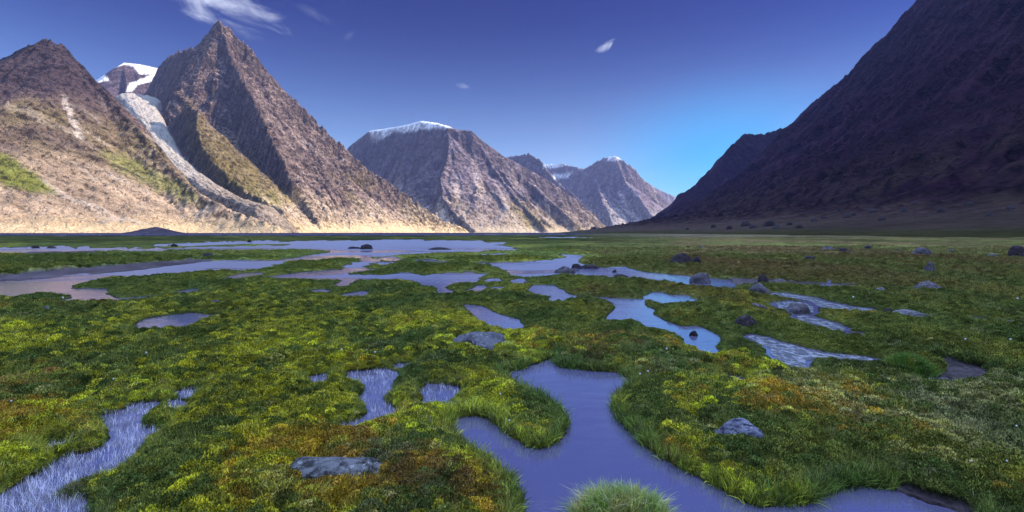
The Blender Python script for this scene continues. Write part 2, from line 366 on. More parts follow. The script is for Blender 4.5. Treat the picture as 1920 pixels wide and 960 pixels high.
def col_right(x, y, H, sl, S, D, px, py, curv):
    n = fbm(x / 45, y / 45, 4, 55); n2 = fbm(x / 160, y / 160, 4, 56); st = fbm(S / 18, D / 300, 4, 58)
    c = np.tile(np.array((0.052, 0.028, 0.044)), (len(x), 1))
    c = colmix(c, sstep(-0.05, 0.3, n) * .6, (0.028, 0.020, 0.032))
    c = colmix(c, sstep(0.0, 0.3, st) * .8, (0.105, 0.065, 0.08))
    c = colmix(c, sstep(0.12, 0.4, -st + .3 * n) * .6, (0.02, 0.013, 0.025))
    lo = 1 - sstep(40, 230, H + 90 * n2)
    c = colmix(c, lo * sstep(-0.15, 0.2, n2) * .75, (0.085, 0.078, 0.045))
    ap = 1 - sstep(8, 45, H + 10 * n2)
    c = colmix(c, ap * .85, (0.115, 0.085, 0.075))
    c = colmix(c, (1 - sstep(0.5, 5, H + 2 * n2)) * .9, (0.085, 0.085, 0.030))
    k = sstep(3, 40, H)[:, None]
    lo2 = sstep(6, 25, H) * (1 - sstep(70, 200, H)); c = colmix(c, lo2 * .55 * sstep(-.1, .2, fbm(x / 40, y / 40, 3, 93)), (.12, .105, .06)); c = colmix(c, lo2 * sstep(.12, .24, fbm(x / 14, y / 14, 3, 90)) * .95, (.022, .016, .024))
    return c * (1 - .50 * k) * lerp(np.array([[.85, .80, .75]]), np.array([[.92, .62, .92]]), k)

def gl(pts): return [W3(*p) for p in pts]
# right hand mountain, the dark wall that shades the valley
RM = gl([(1145, 432, 2600), (1220, 409, 2700), (1280, 379, 2800), (1320, 357, 3000), (1345, 318, 3150), (1370, 277, 3300), (1395, 255, 3400), (1440, 250, 3450), (1482, 236, 3300),
         (1530, 190, 2900), (1610, 125, 2500), (1670, 64, 2250), (1722, 0, 2100)]) + [(1650, 1500, 1010), (1640, 700, 1060), (1650, -400, 1120), (1650, -2200, 1120)]
def right_extra(x, y, H):
    # boulder strewn lower slope
    b = np.clip(fbm(x / 14, y / 14, 3, 90) - 0.16, 0, 1) * 22 * sstep(6, 30, H) * (1 - sstep(60, 190, H))
    b += 5 * np.clip(fbm(x / 55, y / 55, 3, 92), -0.2, 1) * sstep(3, 20, H)
    return H + b
RM2 = [(1787, 3300, 690), (2300, 3450, 980), (2900, 3500, 1340), (2600, 2000, 1200), (2500, 800, 1150)]  # unseen back ridge, added to keep the sun off the shoulder
RM3 = [(950, -2300, 150), (950, 1500, 150), (1000, 2200, 130), (980, 2600, 90)]
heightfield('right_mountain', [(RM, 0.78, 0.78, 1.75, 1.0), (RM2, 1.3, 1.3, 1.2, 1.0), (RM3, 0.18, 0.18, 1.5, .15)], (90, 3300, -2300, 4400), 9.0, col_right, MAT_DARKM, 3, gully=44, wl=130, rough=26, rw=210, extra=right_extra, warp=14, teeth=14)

# pyramid
GLC = [(262, 183, 2900, 125), (268, 205, 2700, 105), (290, 240, 2400, 72), (318, 290, 2130, 62), (352, 325, 1960, 62), (395, 355, 1830, 60), (440, 380, 1720, 60), (500, 398, 1620, 60), (560, 413, 1550, 50)]
def carve(x, y, H):
    P = np.array([(*W3(a, b, c), w) for a, b, c, w in GLC]); out = H.copy()
    for i in range(len(P) - 1):
        a, b = P[i], P[i + 1]; e = b[:2] - a[:2]; L2 = e @ e; wx, wy = x - a[0], y - a[1]; k = np.clip((wx * e[0] + wy * e[1]) / L2, 0, 1)
        d = np.hypot(wx - e[0] * k, wy - e[1] * k); z = a[2] + (b[2] - a[2]) * k; w = a[3] + (b[3] - a[3]) * k
        out = np.minimum(out, z - 6 + np.clip(d - w * .8, 0, None) * 2.3)
    return out
M2 = [gl([(262, 215, 4200), (285, 165, 4050), (298, 130, 3950), (316, 112, 3800), (332, 104, 3650), (352, 98, 3480), (370, 96, 3320), (378, 84, 3230), (386, 72, 3140)]),
      gl([(386, 72, 3140), (398, 64, 3120), (404, 52, 3105), (412, 46, 3100), (424, 52, 3100), (436, 66, 3100), (470, 100, 3090), (500, 140, 3080), (525, 172, 3080)]),
      gl([(470, 100, 3090), (500, 140, 3080), (525, 172, 3080), (575, 218, 3070), (640, 278, 3060), (700, 328, 3060), (760, 372, 3060), (820, 410, 3060), (875, 432, 3060)]),
      gl([(412, 46, 3100), (437, 125, 2930), (462, 170, 2800), (492, 232, 2620), (520, 290, 2460), (548, 345, 2330)]),
      gl([(386, 72, 3140), (368, 125, 3000), (356, 178, 2850), (372, 225, 2700), (415, 280, 2500)]),
      gl([(306, 190, 2420), (322, 168, 2360), (345, 186, 2310), (365, 205, 2330)]),
      gl([(330, 172, 2350), (352, 200, 2290), (366, 240, 2200), (380, 285, 2080), (410, 325, 1940), (460, 362, 1800), (530, 396, 1660)]),
      gl([(412, 46, 3100), (418, 110, 3000), (432, 165, 2900)]),
      ]
M2P = [(1.0, 2.1, 1.25, 1.0), (1.0, 1.40, 1.30, 1.1), (1.0, 0.98, 1.45, 1.0), (0.90, 2.6, 1.25, 1.1), (1.0, 1.9, 1.25, 1.0), (0.9, 1.0, 1.3, .4), (0.85, 1.8, 1.3, .5), (1.6, 1.6, 1.1, 1.0)]
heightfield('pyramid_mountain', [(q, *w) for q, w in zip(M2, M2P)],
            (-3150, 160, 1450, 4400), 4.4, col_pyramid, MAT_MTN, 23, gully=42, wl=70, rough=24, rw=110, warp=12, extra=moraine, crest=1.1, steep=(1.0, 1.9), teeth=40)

# left dome
M1 = [gl([(-420, 60, 1700), (-200, 120, 1800), (-60, 150, 1900), (0, 128, 1950), (40, 96, 1980), (84, 77, 2000), (118, 88, 2000), (150, 122, 1980), (190, 168, 1940),
          (250, 236, 1850), (310, 305, 1740), (370, 362, 1640), (440, 402, 1560), (520, 424, 1500)]),
      gl([(84, 77, 2000), (78, 130, 1900), (66, 190, 1780)]),
      gl([(118, 88, 2000), (140, 150, 1920), (160, 205, 1840)])]
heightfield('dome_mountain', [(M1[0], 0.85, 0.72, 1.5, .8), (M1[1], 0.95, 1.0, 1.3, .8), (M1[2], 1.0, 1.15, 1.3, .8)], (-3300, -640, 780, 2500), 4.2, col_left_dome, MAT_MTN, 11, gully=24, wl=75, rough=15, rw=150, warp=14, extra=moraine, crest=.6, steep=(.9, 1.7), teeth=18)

# glacier and its moraine tongue in the gap
GLP = [(-1, 0)]
def glacier():
    # centre line descends from the col towards the valley; width in metres
    cl = GLC
    P = np.array([(*W3(a, b, c), w) for a, b, c, w in cl]); n = 260; k = 46
    tt = np.linspace(0, len(cl) - 1, n); Q = np.stack([np.interp(tt, np.arange(len(cl)), P[:, i]) for i in range(4)], 1)
    for _ in range(12): Q[1:-1] = (Q[:-2] + Q[2:] + 2 * Q[1:-1]) / 4
    T = np.gradient(Q[:, :2], axis=0); T /= np.linalg.norm(T, axis=1)[:, None]; N = np.stack([-T[:, 1], T[:, 0]], 1)
    s = np.linspace(-1, 1, k); V = []
    wv = Q[:, 3] * .84 * (1 + 0.15 * perlin(np.arange(n) / 17, np.arange(n) * 0 + .5, 3))
    xy = Q[:, None, :2] + N[:, None, :] * (s[None, :, None] * wv[:, None, None])
    z = Q[:, None, 2] + 14 - 40 * s[None, :] ** 4 - 70 * np.clip((np.arange(n)[:, None] - 225) / 35.0, 0, 1)
    x_, y_ = xy[..., 0].ravel(), xy[..., 1].ravel()
    dist = np.repeat(np.arange(n) * 6.0, k); lat = np.tile(s * 70, n)
    z = z.ravel() + 7 * ridged(dist / 90, lat / 22, 4, 61) + 2 * fbm(dist / 14, lat / 14, 3, 62)
    ice = 1 - sstep(110, 200, np.repeat(np.arange(n), k) + 30 * fbm(x_ / 40, y_ / 40, 3, 63))
    c = np.tile(np.array((0.34, 0.27, 0.21)), (n * k, 1)); c = colmix(c, ice, (0.47, 0.43, 0.39))
    c = colmix(c, sstep(0.05, 0.4, fbm(dist / 50, lat / 9, 4, 64)) * .7, (0.26, 0.22, 0.20))
    c = colmix(c, sstep(.72, 1.0, np.abs(np.tile(s, n))) * .7, (0.30, 0.24, 0.20))
    o = mesh_np('glacier', np.stack([x_, y_, z], 1), gridfaces(n, k), MAT_MTN, True, c); tag(o, kind='structure')
glacier()

M4 = [gl([(120, 165, 4524), (170, 152, 4582), (200, 146, 4616), (214, 128, 4640), (232, 117, 4640), (262, 121, 4698), (298, 128, 4756), (330, 150, 4872), (380, 190, 4988)]),
      gl([(232, 117, 4640), (238, 150, 4466), (236, 185, 4292)])]
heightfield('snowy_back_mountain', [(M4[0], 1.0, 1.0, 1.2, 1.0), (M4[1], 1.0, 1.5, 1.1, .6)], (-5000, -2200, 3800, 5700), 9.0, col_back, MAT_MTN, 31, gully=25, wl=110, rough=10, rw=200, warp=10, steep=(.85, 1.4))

M5 = [gl([(640, 330, 6450), (655, 276, 6350), (672, 262, 6250), (692, 247, 6100), (730, 241, 5850), (765, 235, 5550), (780, 230, 5400), (792, 228, 5320), (820, 232, 5200), (842, 238, 5100)]),
      gl([(842, 238, 5100), (884, 246, 5060), (906, 266, 5060), (942, 292, 5080),
          (985, 315, 5120), (1040, 347, 5150), (1080, 375, 5180), (1128, 418, 5200), (1150, 431, 5240)]),
      gl([(836, 242, 5120), (842, 256, 4960), (842, 272, 4800), (838, 300, 4600), (826, 335, 4350), (832, 372, 4100), (858, 405, 3900), (890, 428, 3750)]),
      gl([(884, 246, 5060), (915, 300, 4900), (945, 345, 4700), (985, 390, 4450), (1020, 422, 4200)]),
      gl([(942, 292, 5080), (990, 340, 4980), (1030, 375, 4850), (1075, 412, 4700)])]
C5 = sorted([(q[0], q[2] - 22) for q in M5[0]] + [(q[0], q[2] + 4) for q in M5[1][1:]])
M5[0] = [(a, b, c + 85) for a, b, c in M5[0]]
def icecap_top(x, y, H):
    # the summit is a gently rounded plateau above the walls
    zc = np.interp(x, [q[0] for q in C5], [q[1] for q in C5]); return np.where(H > zc, zc + .26 * (H - zc), H)
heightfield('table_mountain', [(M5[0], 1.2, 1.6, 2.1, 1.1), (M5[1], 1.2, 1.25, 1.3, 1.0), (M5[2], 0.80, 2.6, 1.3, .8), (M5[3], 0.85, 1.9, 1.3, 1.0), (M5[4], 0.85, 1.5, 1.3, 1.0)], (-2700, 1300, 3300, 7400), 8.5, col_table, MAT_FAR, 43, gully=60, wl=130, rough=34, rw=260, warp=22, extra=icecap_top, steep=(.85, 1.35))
M6 = [gl([(900, 310, 7800), (952, 296, 7400), (992, 290, 7050), (1010, 300, 6900), (1042, 338, 6600), (1078, 368, 6400), (1120, 410, 6200)])]
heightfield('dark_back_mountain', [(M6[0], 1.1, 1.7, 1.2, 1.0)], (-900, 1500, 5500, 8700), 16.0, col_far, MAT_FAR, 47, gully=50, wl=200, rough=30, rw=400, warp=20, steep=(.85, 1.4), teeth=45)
M7 = [gl([(980, 318, 9800), (1015, 311, 9600), (1060, 309, 9300), (1085, 318, 8900), (1098, 318, 8600), (1118, 305, 8250), (1140, 297, 8150), (1156, 294, 8100), (1172, 306, 8050), (1192, 322, 8050), (1212, 342, 8100), (1236, 372, 8150), (1262, 412, 8200)]),
      gl([(1085, 318, 8500), (1120, 345, 8000), (1130, 385, 7500), (1150, 412, 7200)]), gl([(1156, 294, 8100), (1170, 340, 7850), (1190, 385, 7550), (1205, 412, 7300)])]
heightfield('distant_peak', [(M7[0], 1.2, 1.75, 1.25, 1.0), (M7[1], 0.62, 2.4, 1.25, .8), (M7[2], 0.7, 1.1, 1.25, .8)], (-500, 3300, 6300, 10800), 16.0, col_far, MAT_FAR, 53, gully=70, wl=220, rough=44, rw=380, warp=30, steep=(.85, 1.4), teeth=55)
M8 = [gl([(1180, 330, 11200), (1208, 339, 11000), (1236, 356, 11000), (1262, 367, 10900), (1282, 379, 10800), (1330, 410, 10700)])]
heightfield('farthest_ridge', [(M8[0], 1.0, 1.1, 1.25, 1.0)], (1600, 5200, 9700, 12300), 26.0, col_far, MAT_FAR, 59, gully=80, wl=300, rough=30, rw=600, warp=20)

# low foothills on the left (a dark mound and moraine hummocks)
def foothill(name, px, d, w, h, dp, col, seed):
    cx = (px - CX) / F * d; n = 70; a = np.linspace(-1.3, 1.3, n); gx, gy = np.meshgrid(a, a)
    r = np.sqrt(gx ** 2 + gy ** 2); z = h * np.exp(-(r * 1.6) ** 2) * (1 + .35 * fbm(gx * 2, gy * 2, 4, seed)) - h * .05 - 0.3
    c = np.tile(np.array(col), (n * n, 1)) * (1 + .4 * fbm(gx.ravel() * 5, gy.ravel() * 5, 4, seed + 1))[:, None]
    o = mesh_np(name, np.stack([cx + gx * w, d + gy * dp, z], -1).reshape(-1, 3), gridfaces(n, n), MAT_MTN, True, c); tag(o, kind='structure')
foothill('hill', 290, 760, 52, 9.5, 40, (0.16, 0.12, 0.15), 3)

# air that fades the far peaks
def haze_box():
    x0, x1, y0, y1, z0, z1 = -5200, 5200, -2800, 12600, -2.5, 1420
    V = np.array([(x, y, z) for z in (z0, z1) for y in (y0, y1) for x in (x0, x1)], float)
    Fq = np.array([(0, 2, 3, 1), (4, 5, 7, 6), (0, 1, 5, 4), (2, 6, 7, 3), (0, 4, 6, 2), (1, 3, 7, 5)])
    m = bpy.data.materials.new('valley haze'); m.use_nodes = True; t = NT(m.node_tree); t.n.clear()
    v = t.new('ShaderNodeVolumePrincipled'); v.inputs['Color'].default_value = (0.40, 0.50, 1.0, 1); v.inputs['Density'].default_value = HAZE; v.inputs['Anisotropy'].default_value = 0.2
    o = t.new('ShaderNodeOutputMaterial'); t.l.new(v.outputs[0], o.inputs['Volume'])
    ob = mesh_np('haze', V, Fq, m, False); tag(ob, 'thin blue valley air fading the far peaks', None, None, 'stuff')
HAZE = 2.6e-5
haze_box()

# ------------------------------------------------------------------ marsh: pools and mud traced on the ground plane
Z4 = lambda P: [(x / 3, 420 + y / 3) for x, y in P]
Z5 = lambda P: [(600 + x / 2.8235, 420 + y / 2.8235) for x, y in P]
Z6 = lambda P: [(1240 + x / 2.8235, 420 + y / 2.8235) for x, y in P]
Z7 = lambda P: [(x / 2, 660 + y / 2) for x, y in P]
POND = [(936, 702), (985, 688), (1010, 680), (1035, 674), (1050, 688), (1085, 692), (1130, 697), (1160, 700), (1190, 716), (1180, 728), (1158, 745), (1150, 765), (1160, 785), (1185, 812),
        (1205, 832), (1240, 858), (1280, 880), (1320, 900), (1355, 918), (1385, 938), (1430, 948), (1500, 948), (1560, 922), (1600, 912), (1650, 912), (1690, 922), (1740, 945), (1800, 960), (1850, 985),
        (1900, 1020), (1900, 1250), (900, 1250), (960, 1000), (975, 955), (968, 925), (945, 895), (905, 868), (880, 852), (862, 830), (845, 808), (842, 792), (860, 783), (890, 780), (918, 786), (940, 806),
        (965, 824), (990, 838), (1015, 842), (1040, 836), (1058, 818), (1060, 795), (1048, 775), (1026, 757), (1000, 743), (964, 724)]
WATER = [POND,
  Z4([(-300, 330), (0, 322), (200, 318), (300, 305), (560, 285), (760, 265), (900, 248), (1000, 235), (1200, 210), (1400, 203), (1580, 203), (1700, 190), (1830, 176), (1880, 162), (1850, 145), (1920, 132), (2000, 120), (2000, 190), (1920, 185), (1700, 198), (1560, 215),
      (1500, 240), (1400, 262), (1290, 262), (1100, 268), (900, 290), (760, 300), (640, 292), (560, 300), (500, 318), (400, 335), (362, 350), (370, 366), (470, 366), (560, 368), (555, 385), (590, 410), (650, 425), (840, 408), (850, 412),
      (740, 432), (560, 442), (400, 434), (460, 410), (440, 395), (330, 388), (150, 397), (0, 422), (-300, 440)]),
  Z4([(800, 565), (850, 535), (950, 518), (1070, 508), (1130, 516), (1200, 512), (1180, 525), (1080, 537), (1040, 572), (980, 597), (900, 596), (820, 592)]),
  Z4([(-300, 135), (0, 135), (130, 135), (200, 125), (440, 128), (520, 136), (640, 135), (900, 140), (1000, 150), (920, 156), (520, 151), (300, 152), (140, 159), (0, 165), (-300, 165)]),
  Z4([(890, 118), (1000, 110), (1190, 105), (1230, 90), (1290, 103), (1390, 93), (1500, 95), (1640, 100), (1800, 92), (1930, 95), (1930, 112), (1700, 114), (1400, 112), (1200, 118), (1000, 126), (900, 126)]),
  Z4([(980, 138), (1080, 130), (1300, 126), (1700, 122), (1930, 118), (1930, 140), (1850, 143), (1700, 141), (1580, 146), (1450, 151), (1200, 151), (1080, 144)]),
  Z4([(1030, 378), (1078, 370), (1055, 394)]), Z4([(1280, 317), (1320, 295), (1400, 277), (1465, 275), (1460, 290), (1400, 293), (1330, 306)]),
  Z4([(1500, 298), (1600, 288), (1680, 276), (1800, 263), (1900, 260), (1940, 268), (1940, 300), (1850, 316), (1700, 319), (1600, 306)]),
  Z5([(-80, 98), (-20, 90), (130, 87), (400, 83), (600, 86), (850, 90), (900, 110), (1000, 123), (1028, 138), (980, 143), (860, 139), (800, 151), (560, 156), (430, 163), (300, 173), (100, 181), (-60, 193), (-60, 170), (50, 156), (78, 140), (-100, 134), (-160, 116)]),
  Z5([(870, 160), (960, 157), (950, 168), (890, 170)]), Z5([(880, 99), (970, 97), (960, 108), (890, 112)]), Z5([(1150, 70), (1300, 68), (1440, 72), (1300, 75), (1180, 76)]),
  Z5([(240, 178), (300, 185), (290, 200), (250, 208), (240, 190)]), Z5([(335, 180), (380, 174), (410, 190), (380, 196), (340, 189)]), Z5([(520, 190), (560, 187), (600, 200), (550, 203)]), Z5([(325, 204), (350, 204), (358, 218), (330, 215)]), Z5([(610, 196), (645, 196), (640, 207)]),
  Z5([(145, 240), (170, 215), (200, 203), (245, 212), (200, 228), (250, 240), (230, 254), (170, 257)]),
  Z5([(-30, 250), (90, 245), (80, 268), (150, 270), (330, 273), (400, 268), (440, 258), (500, 273), (540, 280), (600, 270), (690, 260), (760, 266), (790, 252), (800, 268), (862, 266), (820, 286), (800, 312), (740, 313), (660, 320), (640, 337), (600, 321), (560, 327), (550, 302), (500, 303),
      (440, 292), (380, 292), (340, 300), (280, 300), (240, 293), (160, 297), (140, 312), (120, 334), (95, 330), (130, 307), (130, 294), (60, 292), (-30, 298)]),
  Z5([(640, 340), (682, 355), (665, 370), (645, 357)]), Z5([(130, 382), (160, 370), (230, 358), (225, 372), (190, 390), (140, 390)]), Z5([(795, 352), (830, 342), (850, 328), (854, 340), (815, 362)]), Z5([(-15, 350), (20, 352), (15, 367), (-10, 367)]),
  Z5([(895, 298), (930, 290), (938, 302), (900, 310)]), Z5([(1035, 300), (1060, 293), (1082, 312), (1045, 317)]), Z5([(920, 338), (945, 336), (940, 350)]),
  Z5([(835, 205), (960, 205), (1100, 200), (1250, 192), (1320, 180), (1310, 163), (1375, 168), (1340, 190), (1350, 205), (1390, 225), (1450, 233), (1600, 230), (1650, 248), (1750, 262), (1900, 273), (1980, 282), (2085, 290), (2150, 300), (2180, 347), (2130, 340), (2040, 332), (1910, 324), (1870, 316), (1930, 303),
      (1800, 299), (1650, 290), (1550, 287), (1480, 280), (1380, 272), (1330, 263), (1250, 264), (1200, 276), (1100, 281), (1040, 276), (1020, 250), (960, 228), (920, 215)]),
  Z5([(1125, 345), (1150, 326), (1220, 326), (1260, 350), (1290, 370), (1350, 388), (1280, 396), (1260, 417), (1235, 410), (1250, 385), (1200, 379), (1140, 364)]),
  Z5([(790, 432), (830, 436), (870, 453), (920, 476), (960, 488), (1030, 508), (1057, 540), (1030, 570), (1005, 572), (990, 547), (930, 542), (900, 522), (860, 512), (850, 492), (820, 467)]),
  Z5([(1470, 390), (1560, 395), (1690, 400), (1700, 430), (1740, 453), (1742, 478), (1800, 513), (1870, 538), (1920, 548), (1990, 545), (2040, 565), (2080, 590), (2092, 628), (2074, 652), (2082, 692), (2050, 700), (2036, 668), (1965, 645), (1940, 605), (1870, 568), (1850, 560), (1770, 564), (1740, 537),
      (1700, 512), (1620, 502), (1550, 517), (1530, 507), (1560, 475), (1590, 450), (1580, 425), (1540, 402)]),
  Z5([(1730, 385), (1790, 363), (1840, 383), (1890, 378), (1935, 380), (1935, 394), (1995, 402), (1950, 412), (1870, 408), (1850, 427), (1800, 412), (1740, 402)]),
  Z6([(575, 368), (650, 366), (720, 378), (800, 390), (850, 408), (920, 423), (1000, 438), (1090, 447), (1155, 462), (1060, 467), (950, 452), (880, 447), (820, 432), (800, 414), (740, 400), (660, 387), (590, 382)]),
  Z6([(610, 418), (680, 410), (760, 418), (805, 440), (805, 470), (765, 485), (830, 503), (900, 523), (980, 555), (950, 573), (880, 558), (800, 528), (720, 507), (718, 485), (750, 465), (700, 457), (620, 447)]),
  Z6([(455, 600), (480, 590), (560, 603), (600, 623), (680, 638), (760, 663), (860, 683), (960, 693), (1060, 703), (1135, 718), (1080, 737), (1000, 742), (900, 715), (820, 713), (762, 727), (762, 782), (730, 785), (680, 755), (590, 733), (610, 715), (580, 690), (580, 660), (500, 627)]),
  Z6([(370, 812), (400, 818), (430, 840), (420, 852), (385, 842)]), Z6([(1415, 822), (1495, 817), (1485, 838), (1430, 844)]), Z6([(1645, 505), (1705, 501), (1690, 516)]), Z6([(1860, 516), (2100, 522), (2100, 532), (1870, 529)]), Z6([(870, 320), (925, 318), (920, 335), (880, 335)]),
  Z7([(-200, 640), (0, 555), (60, 515), (160, 465), (240, 405), (300, 390), (360, 380), (420, 342), (440, 318), (420, 280), (392, 240), (460, 228), (520, 198), (575, 196), (555, 225), (505, 260), (502, 285), (585, 300), (565, 322), (525, 342), (505, 382), (475, 412), (405, 474), (345, 486), (255, 496), (225, 520),
      (230, 550), (300, 565), (320, 640), (260, 800), (-200, 900)]),
  Z7([(668, 150), (722, 143), (702, 172)]), Z7([(648, 188), (692, 193), (672, 228), (650, 222)]), Z7([(195, 350), (245, 343), (220, 368)]),
  Z7([(1315, 80), (1380, 76), (1440, 68), (1485, 83), (1455, 120), (1455, 150), (1415, 170), (1425, 190), (1485, 225), (1455, 252), (1400, 273), (1320, 295), (1262, 290), (1340, 265), (1398, 230), (1388, 200), (1362, 175), (1388, 140), (1368, 117), (1310, 107)]),
  Z7([(1488, 50), (1528, 46), (1502, 64)]), Z7([(1178, 95), (1212, 88), (1204, 128), (1184, 128)]),
  Z7([(1590, 150), (1620, 123), (1705, 133), (1705, 167), (1645, 203), (1592, 210), (1568, 208), (1600, 180)]), Z7([(1680, 200), (1740, 196), (1750, 210), (1690, 215)]),
]
MUD = [Z4([(-300, 300), (0, 292), (300, 260), (700, 230), (1050, 203), (1210, 203), (1000, 236), (760, 264), (450, 291), (200, 317), (0, 323), (-300, 332)]), Z4([(-300, 345), (0, 340), (240, 328), (120, 350), (0, 368), (-300, 375)]),
       Z4([(-300, 163), (300, 152), (540, 150), (500, 176), (300, 183), (-300, 183)]), Z4([(-300, 46), (3200, 46), (3200, 62), (1500, 66), (-300, 66)]),
       Z6([(880, 566), (1000, 568), (1090, 578), (1175, 612), (1100, 627), (970, 637), (930, 600)]), Z6([(340, 288), (520, 298), (700, 308), (1000, 318), (1105, 335), (900, 347), (700, 337), (560, 332), (380, 322)]),
       Z6([(870, 452), (1065, 465), (1060, 480), (900, 468)]), Z6([(1300, 650), (1420, 695), (1600, 730), (1750, 775), (1800, 830), (1740, 855), (1500, 855), (1460, 820), (1470, 760), (1420, 715)]),
       [(1660, 905), (1700, 912), (1760, 935), (1830, 950), (1850, 990), (1740, 960), (1690, 935)],
       Z5([(90, 118), (280, 116), (285, 133), (100, 135)]), Z5([(560, 124), (700, 123), (700, 135), (570, 138)]), Z4([(1080, 190), (1140, 170), (1200, 172), (1230, 190), (1150, 200)])]
RAPIDS_I = [i for i, P in enumerate(WATER) if abs(P[0][0] - (1240 + 575 / 2.8235)) < .1 or abs(P[0][0] - (1240 + 610 / 2.8235)) < .1 or abs(P[0][0] - (1240 + 455 / 2.8235)) < .1]
def towater(P): return np.array([gp(a, max(b, 438.2)) for a, b in P])
WATER = [towater(p) for p in WATER]; MUD = [towater(p) for p in MUD]

RAPIDS = [WATER[i] for i in RAPIDS_I]
assert len(RAPIDS) == 3
def multi_sd(x, y, polys, margin):
    out = np.full(x.shape, 1e9)
    for P in polys:
        far = P[:, 1].max(); mg = margin(far)
        k = np.where((x > P[:, 0].min() - mg) & (x < P[:, 0].max() + mg) & (y > P[:, 1].min() - mg) & (y < P[:, 1].max() + mg))[0]
        if len(k): out[k] = np.minimum(out[k], sdpoly(x[k], y[k], P))
    return out
def marsh(x, y):
    """height, water distance, mud mask of the valley floor"""
    r = np.sqrt(x * x + y * y) + 1e-6
    s = np.clip(r / 6.0, 0.7, 60)                        # features grow with distance
    w = 0.020 * s
    nx_ = fbm(x / (0.22 * s), y / (0.22 * s), 3, 70) if False else None
    sn = np.clip(r, 3, 400)
    def multi(fr, seed, o):
        # noise whose wavelength doubles with distance octave, blended (world anchored)
        L = np.log2(sn / 3.0); l0 = np.floor(L); f = L - l0
        a = 2.0 ** l0; A = fbm(x / (fr * a), y / (fr * a), o, seed); B = fbm(x / (fr * 2 * a), y / (fr * 2 * a), o, seed)
        return A * (1 - f) + B * f
    jx = multi(0.16, 70, 3) * 0.045 * s; jy = multi(0.16, 74, 3) * 0.075 * s
    # ragged shores far out, where the valley floor is seen edge on
    th = x / np.maximum(y, .3) * 960; q_ = 1440.0 / r; fr_ = sstep(9, 25, r) * sstep(700, 300, r) if False else sstep(9, 25, r)
    jy = jy + fr_ * (2.4 * fbm(th / 26, q_ / 4, 3, 76)) * np.minimum(r * r, 90000) / 1440.0
    jx = jx + fr_ * 9 * fbm(th / 18, q_ / 4, 3, 77) * r / 960
    sd = np.minimum(multi_sd(x + jx, y + jy, WATER[:1], lambda f: 3.0), multi_sd(x + jx, y + jy, WATER[1:], lambda f: 0.8 + f * 0.08) - 0.009 * np.minimum(r, 8) - 0.010 * np.clip(r - 8, 0, 30))
    md = multi_sd(x + jx * 1.2, y + jy * 1.2, MUD, lambda f: 0.5 + f * 0.05)
    sdn = sd / s
    hb = 0.050 + 0.004 * np.clip(s, 0, 8) - 0.022 * sstep(5, 9, r)
    bank = np.where(sd > 0, hb * (1 - np.exp(-np.clip(sdn, 0, 50) / 0.055)), np.clip(sdn, -1, 0) * 0.8)
    away = sstep(0.03, 0.55, sdn)
    big = multi(0.75, 80, 3); mid = multi(0.26, 84, 3); fine = multi(0.075, 88, 3)
    gam = np.clip(s, .7, 12) ** (0.40 + .28 * sstep(.4, 1.2, sdn) * sstep(12, 25, r))
    h = bank + away * gam * (0.085 * np.clip(big + .25, -.3, 1) + 0.105 * (np.abs(mid) * -1.6 + .28)) + sstep(0.0, 0.1, sdn) * gam * 0.022 * fine
    far = sstep(150, 400, r); h = h * (1 - far) + far * (0.35 + 0.12 * big)
    h = np.maximum(h, np.where(sd > 0, 0.006 + 0.002 * s, -1))
    mudm = sstep(0.0, 0.03, -md / s) * (sd > 0)
    h = np.where(mudm > 0, lerp(h, 0.010 + 0.012 * (mid + .2) * np.clip(s, .7, 8), mudm), h)
    h = np.where((r > 350) & (sd < 0), np.minimum(h, -0.05), h)
    return h, sdn, mudm

